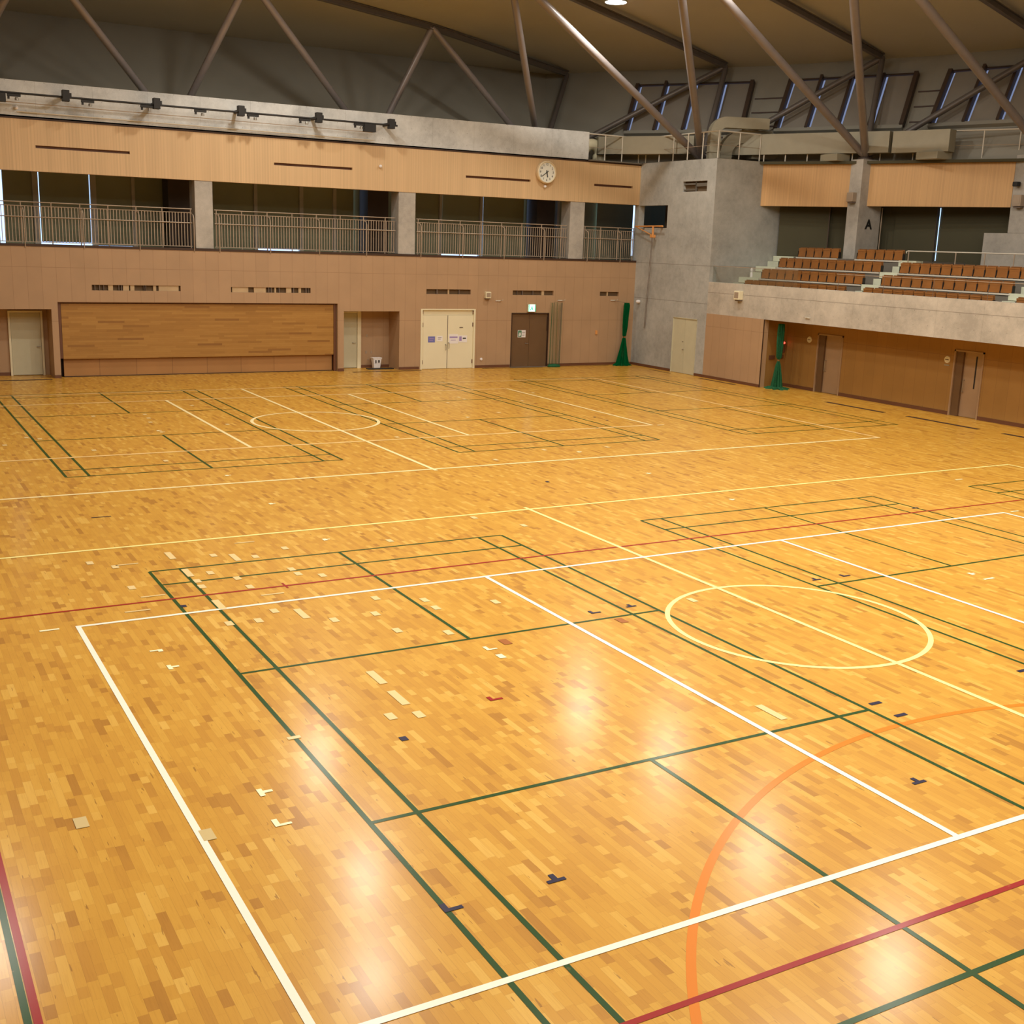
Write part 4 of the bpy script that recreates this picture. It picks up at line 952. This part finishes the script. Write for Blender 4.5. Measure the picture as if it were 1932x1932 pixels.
t = thing('long_duct', 'long cream air duct behind the railing, right of the lettered column', 'duct', (dr[3].x, dr[3].y, 9.0))
q = [lerp(dr[2], dr[3], .97)-dr[3], Vector((0, 0)), lerp(dr[3], dr[4], .32)-dr[3]]
MB().rectube([(v.x, v.y, .26) for v in q], .78, .5).build('duct_body', 'duct', t)
q0 = lerp(dr[3], dr[4], .22); o = MB().box(-.4, .4, -.5, .5, 0, .27).build('duct_outlet_box', 'duct', bevel=.02); o.location = (q0.x, q0.y, 8.6); tag(o, 'cream outlet box under the right long duct', 'duct box')
q0 = lerp(dr[2], dr[3], .62); o = MB().box(-.35, .35, -.45, .45, 0, .27).build('duct_outlet_box', 'duct', bevel=.02); o.location = (q0.x, q0.y, 8.6); tag(o, 'cream outlet box under the long duct near the lettered column', 'duct box')
t = thing('fan_elbow', 'round pale fan housing with elbow behind the end of the parapet', 'fan', (26.35, 29.0, 8.6))
MB().tube(arcp((0, 0, .35), .42, 0, PI, (1, 0, 0), (0, 0, 1), 12), .24, 16).build('elbow', 'cream_door', t, True)
MB().lathe([(.3, 0), (.3, .3), (.26, .38)], 20, (.42, 0, 0)).build('fan_base', 'cream_door', t, True)
S(MB().box(25.22, 36, 27.3, 33, 8.555, 8.6).build('floor_roof_ledge', 'deck'))
S(MB().prism([(XR, 22.33), (30.3, 22.33), (32.2, 19.0), (34.5, 13.7), (36, 6), (37, -12), (40, -12), (40, 30), (XR, 30)], 8.60, 8.612).build('floor_roof_deck', 'deck'))
def top_rail(pts, label, n_):
    t = thing('roof_railing', label, 'railing', (*pts[0], 8.62)); o_ = Vector((*pts[0], 0))
    P3 = [Vector((*p, 0))-o_ for p in pts]
    MB().tube([tuple(p+Vector((0, 0, 1.03))) for p in P3], .03, 8).build('handrail', 'rail_t', t, True)
    MB().tube([tuple(p+Vector((0, 0, .5))) for p in P3], .010, 6).build('middle_rail', 'rail', t, True)
    for i in range(len(P3)-1):
        L_ = (P3[i+1]-P3[i]).length; m_ = max(1, round(L_/n_))
        for k in range(m_+(i == len(P3)-2)):
            p = P3[i].lerp(P3[i+1], k/m_); MB().tube([tuple(p), tuple(p+Vector((0, 0, 1.03)))], .024, 8).build('post', 'rail_t', t, True)
top_rail([(25.24, 27.58), (27.85, 27.58), (28.03, 27.3), (28.03, 22.45), (30.2, 22.5)], 'pale railing on the corner block roof and end of the parapet', .95)
top_rail([(30.35, 22.4), (32.1, 19.3)], 'pale railing above the wood band left of the lettered column', .95)
top_rail([(32.75, 18.5), (34.7, 13.8), (35.5, 10.)], 'pale railing above the wood band right of the lettered column', 1.2)

# ------------------------------------------------------------------ curtain rail with motors in front of the parapet
t = thing('curtain_rail', 'long black motor rail mounted in front of the concrete parapet', 'rail', (2.0, 26.75, 9.22))
MB().tube([(-8, 0, 0), (14.2, 0, 0)], .035, 10).build('rail_bar', 'black', t)
for x in (-.5, 2.44, 5.34, 8.24, 11.1, 13.95):
    MB().box(x-.11, x+.11, -.12, .12, -.13, .22).build('hanger_box', 'black', t, bevel=.01)
    MB().box(x-.05, x+.05, .12, .71, .0, .10).build('wall_arm', 'black', t)
    MB().box(x+.11, x+.18, -.05, .05, -.02, .14).build('junction_box', 'black', t)
for x in (.85, 3.1, 5.0, 6.8, 8.65, 10.55, 12.65):
    MB().box(x-.18, x+.22, -.06, .06, -.11, -.035).build('trolley', 'black', t); MB().box(x-.17, x-.11, -.04, .04, -.19, -.1).build('trolley_hook', 'black', t)
    MB().lathe([(.06, -.22), (.06, -.16), (.045, -.13)], 12, (x+.1, 0, 0)).build('pulley', 'steel', t)
MB().box(.15, .62, -.1, .1, -.30, -.03).build('motor', 'black', t); MB().box(12.85, 13.3, -.1, .1, -.30, -.03).build('motor', 'black', t)
for k, (z, y, x0, x1) in enumerate(((8.98, 27.2, 2.4, 15.4), (8.72, 27.38, 3.0, 15.5))):
    tag(MB().tube([(x0, y, z), (x1, y, z-.03)], .012 if k == 0 else .02, 6).build('steel_cable', 'rail' if k == 0 else 'rail_t'), ('thin dark cable hanging just under the motor rail', 'pale conduit along the lower part of the parapet')[k], 'cable')

# ------------------------------------------------------------------ wall clock
t = thing('wall_clock', 'round white wall clock with black hands on the wood band', 'clock', (23.12, YB, 7.96))
MB().lathe([(.40, 0), (.445, .03), (.445, .17), (.41, .20), (.395, .17), (.395, .12)], 48, (0, 0, 0), 'y').build('rim', 'clock_r', t, True)
MB().lathe([(.396, .125), (.396, .148)], 48, (0, 0, 0), 'y').build('face', 'clock_w', t, True)
for i in range(1, 13):
    a = 2*PI*i/12; o = text(str(i), .125, 'ink', 'numeral', t, .002); o.location = (math.sin(a)*.305, -.154, math.cos(a)*.305); o.rotation_euler = (PI/2, 0, 0)
def hand(nm, ang, l, w_, back, y):
    u = Vector((math.sin(ang), 0, math.cos(ang))); s_ = Vector((u.z, 0, -u.x))
    MB().obox((0, y, 0), s_, (0, -1, 0), u, (-w_/2, w_/2), (0, .004), (-back, l)).build(nm, 'ink', t)
hand('hour_hand', 2*PI*(5.62/12), .20, .042, .08, -.160); hand('minute_hand', 2*PI*(39/60), .29, .024, .09, -.166)
MB().lathe([(.03, .15), (.03, .175)], 14, (0, 0, 0), 'y').build('hub', 'ink', t)

# ------------------------------------------------------------------ folding arm with cables on the block
t = thing('net_winch_arm', 'orange steel arm with hanging cables below the dark opening of the corner block', 'bracket', (27.93, 26.0, 5.97))
MB().tube([(-.22, -.65, .02), (-.22, 1.36, .0)], .03, 8).build('arm', 'orange_m', t)
MB().tube([(-.22, 1.25, -.02), (-.22, .35, -.28), (-.22, .02, -.38)], .022, 8).build('brace', 'orange_m', t)
MB().tube([(-.22, .02, .02), (-.22, .02, -.36)], .045, 10).build('upright', 'orange_m', t)
MB().box(-.31, -.13, -.07, .12, -.46, -.34).build('winch_head', 'orange_m', t, bevel=.015)
MB().box(-.2, 0, -.4, -.3, -.02, .02).box(-.2, 0, .9, 1., -.02, .02).build('wall_plate', 'orange_m', t)
for k, y in enumerate((.0, .07)): MB().tube([(-.22, y, -.44), (-.12, y+.25, -2.6), (-.06, y+.42, -4.3)], .010, 6).build('cable', 'mull', t, True)

# ------------------------------------------------------------------ green nets
def net_bundle(name, loc, prof, label, mat, folds=9, amp=.3, nseg=72, lean=(0, 0), extra=None, grp=None):
    t = thing(name, label, 'net', loc, group=grp)
    mb = MB(); k = 0; n_ = nseg; uvs = []
    for idx, (z, rx, ry) in enumerate(prof):
        f_ = z/prof[-1][0]
        for j in range(n_):
            a = 2*PI*j/n_; w_ = 1+amp*math.sin(folds*a+idx*.25)+amp*.4*math.sin(2.7*folds*a+1.3*idx)
            mb.v.append((rx*w_*math.cos(a)+lean[0]*(f_-.5), ry*w_*math.sin(a)+lean[1]*(f_-.5), z))
    for i in range(len(prof)-1):
        for j in range(n_): mb.f.append((i*n_+j, i*n_+(j+1) % n_, (i+1)*n_+(j+1) % n_, (i+1)*n_+j))
    o = mb.build('net_cloth', mat, t, True)
    uv = o.data.uv_layers.new(name='UVMap')
    for p in o.data.polygons:
        for li in p.loop_indices:
            v = o.data.loops[li].vertex_index; i, j = divmod(v, n_); jj = j+n_ if (j == 0 and max(o.data.loops[q].vertex_index % n_ for q in p.loop_indices) == n_-1) else j
            uv.data[li].uv = (jj/n_*.6, prof[i][0]*.42)
    return t
t = net_bundle('hanging_net', (27.25, 27.05, 0), [(0.0, .36, .2), (.05, .33, .19), (.12, .25, .15), (.5, .18, .12), (.9, .11, .08), (1.16, .07, .05), (1.24, .035, .03), (1.32, .07, .05), (1.7, .09, .08), (2.2, .10, .08), (2.6, .11, .09), (2.72, .09, .07)], 'green net tied in the middle, hanging in the back corner', 'net_m', lean=(.1, 0))
MB().tube([(.0, 0, 1.22), (.0, 0, 1.27)], .045, 12).build('tie', 'tapebr', t)
MB().tube([(-.40, .3, 2.79), (-.1, .1, 2.74), (.05, 0, 2.70)], .008, 6).build('cord', 'mull', t)
t = net_bundle('hanging_net', (28.33, 18.33, 0), [(0.0, .34, .42), (.05, .32, .38), (.09, .16, .18), (.5, .12, .13), (.9, .07, .08), (1.04, .04, .04), (1.12, .035, .04), (1.2, .08, .08), (1.7, .10, .10), (2.2, .10, .10), (2.45, .09, .09)], 'green net tied in the middle, hanging in the recess under the stand', 'netg', lean=(0, 0))
MB().tube([(.0, 0, 1.05), (.0, 0, 1.11)], .045, 12).build('tie', 'tapebr', t)
# loose open net
t = thing('loose_net', 'see-through green net hanging loosely right of the brown door', 'net', (23.75, 27.15, 0))
mb = MB(); n_ = 60
for i, z in enumerate((.08, .7, 1.4, 2.1, 2.72)):
    for j in range(n_+1):
        u = j/n_; mb.v.append((-.24+.50*u, .10*math.sin(u*19+i*.3)+.02, z-.03*math.sin(u*9)*(i == 4)))
for i in range(4):
    for j in range(n_): mb.f.append((i*(n_+1)+j, i*(n_+1)+j+1, (i+1)*(n_+1)+j+1, (i+1)*(n_+1)+j))
o = mb.build('net_cloth', 'net_o', t, fix=False); uv = o.data.uv_layers.new(name='UVMap')
for p in o.data.polygons:
    for li in p.loop_indices:
        i, j = divmod(o.data.loops[li].vertex_index, n_+1); uv.data[li].uv = (j/n_*.5, (.08, .7, 1.4, 2.1, 2.72)[i]*.42)
for k, (dx, r) in enumerate(((-.24, .012), (-.13, .004), (.14, .004), (.22, .016), (.26, .008))): MB().tube([(dx, -.02, .06), (dx+.01, -.03, 1.4), (dx+.03, -.02, 2.70)], r, 6).build('net_cord', 'netg' if k in (0, 4) else 'mull', t, True)
mb = MB(); mb.lathe([(.30, 0), (.32, .04), (.26, .10), (.05, .13)], 24); o = mb.build('gathered_hem', 'netg', t, True); o.scale = (1, .5, 1)

# ------------------------------------------------------------------ floor grilles near the walls
for k, (x0, x1, y0, y1, lab) in enumerate(((27.32, 27.50, 12.05, 14.75, 'dark slot grille in the floor along the recess, nearest the corner'), (27.42, 27.60, 8.35, 11.15, 'dark slot grille in the floor along the recess, second from the corner'), (27.46, 27.64, 4.6, 7.5, 'dark slot grille in the floor at the right picture edge'),
        (14.55, 17.45, 26.95, 27.09, 'dark slot grille in the floor before the middle alcove'), (20.3, 23.2, 27.10, 27.22, 'dark slot grille in the floor before the brown door'), (.6, 3.6, 27.02, 27.20, 'dark slot grille in the floor before the left alcove'), (27.47, 27.60, 19.8, 22.0, 'dark slot grille in the floor before the side panel wall'), (27.40, 27.46, 23.8, 25.3, 'dark slot grille in the floor before the concrete block'), (24.0, 26.6, 27.2, 27.25, 'dark slot grille in the floor between the two nets'))):
    o = MB().box(-(x1-x0)/2, (x1-x0)/2, -(y1-y0)/2, (y1-y0)/2, 0, .006).build('floor_grille', 'grille'); o.location = ((x0+x1)/2, (y0+y1)/2, 0); tag(o, lab, 'grille', 'dark floor grilles')

# ------------------------------------------------------------------ ceiling lamps
LN = ['far left', 'far right, its glow just showing at the top edge'] + ['']*20
for k, (x, y) in enumerate(LAMPS):
    zc = ceil_z(x, y); z = zc-.58
    t = thing('high_bay_lamp', 'round white gymnasium ceiling lamp showing at the top picture edge' if k == 1 else 'round unseen ceiling lamp high above the hall', 'ceiling lamp', (x, y, z), group=None if k == 1 else 'ceiling lamps over the hall')
    if k in (0, 1):
        P_h = MB().lathe([(.42, -.02), (.40, .06), (.28, .18), (.09, .26), (.09, .36), (.02, .56)], 24).build('housing', 'duct', t, True)
        P_l = MB().lathe([(.38, -.032), (.38, -.021)], 24).build('lens', 'lampw_mat' if 0 else 'lampw', t)
        if k == 0: PH, PL = P_h, P_l
    else:
        for src in (PH, PL): c = src.copy(); COL.objects.link(c); c.parent = t
    la = bpy.data.lights.new('lamp_light', 'AREA'); la.shape = 'DISK'; la.size = .8; la.energy = LAMP_W*(.96 if y > 12 else 1.); la.color = LAMP_COL
    lo = bpy.data.objects.new('lamp_light', la); COL.objects.link(lo); lo.parent = t; lo.location = (0, 0, -.045)
# unseen sides of the hall
S(MB().box(XL-.3, XL, YF-3.5, YB+.3, 0, 8.6).build('wall_left', 'panel_shade'))
S(MB().box(XL, 30.3, YF-3.5, YF-3.3, 0, 8.6).build('wall_front', 'panel_shade'))
S(MB().box(XL, 28.2, YF-.2, YF, 0, 4.2).build('wall_front_lower', 'panel_shade'))
S(MB().prism([(XL-9, -22), (XL-.05, -22), (XL-.05, 34), (XL-9, 34)], 8.5, 8.6).prism([(XL, -22), (40, -22), (40, YF-3), (XL, YF-3)], 8.5, 8.6).build('floor_roof_edge', 'deck'))
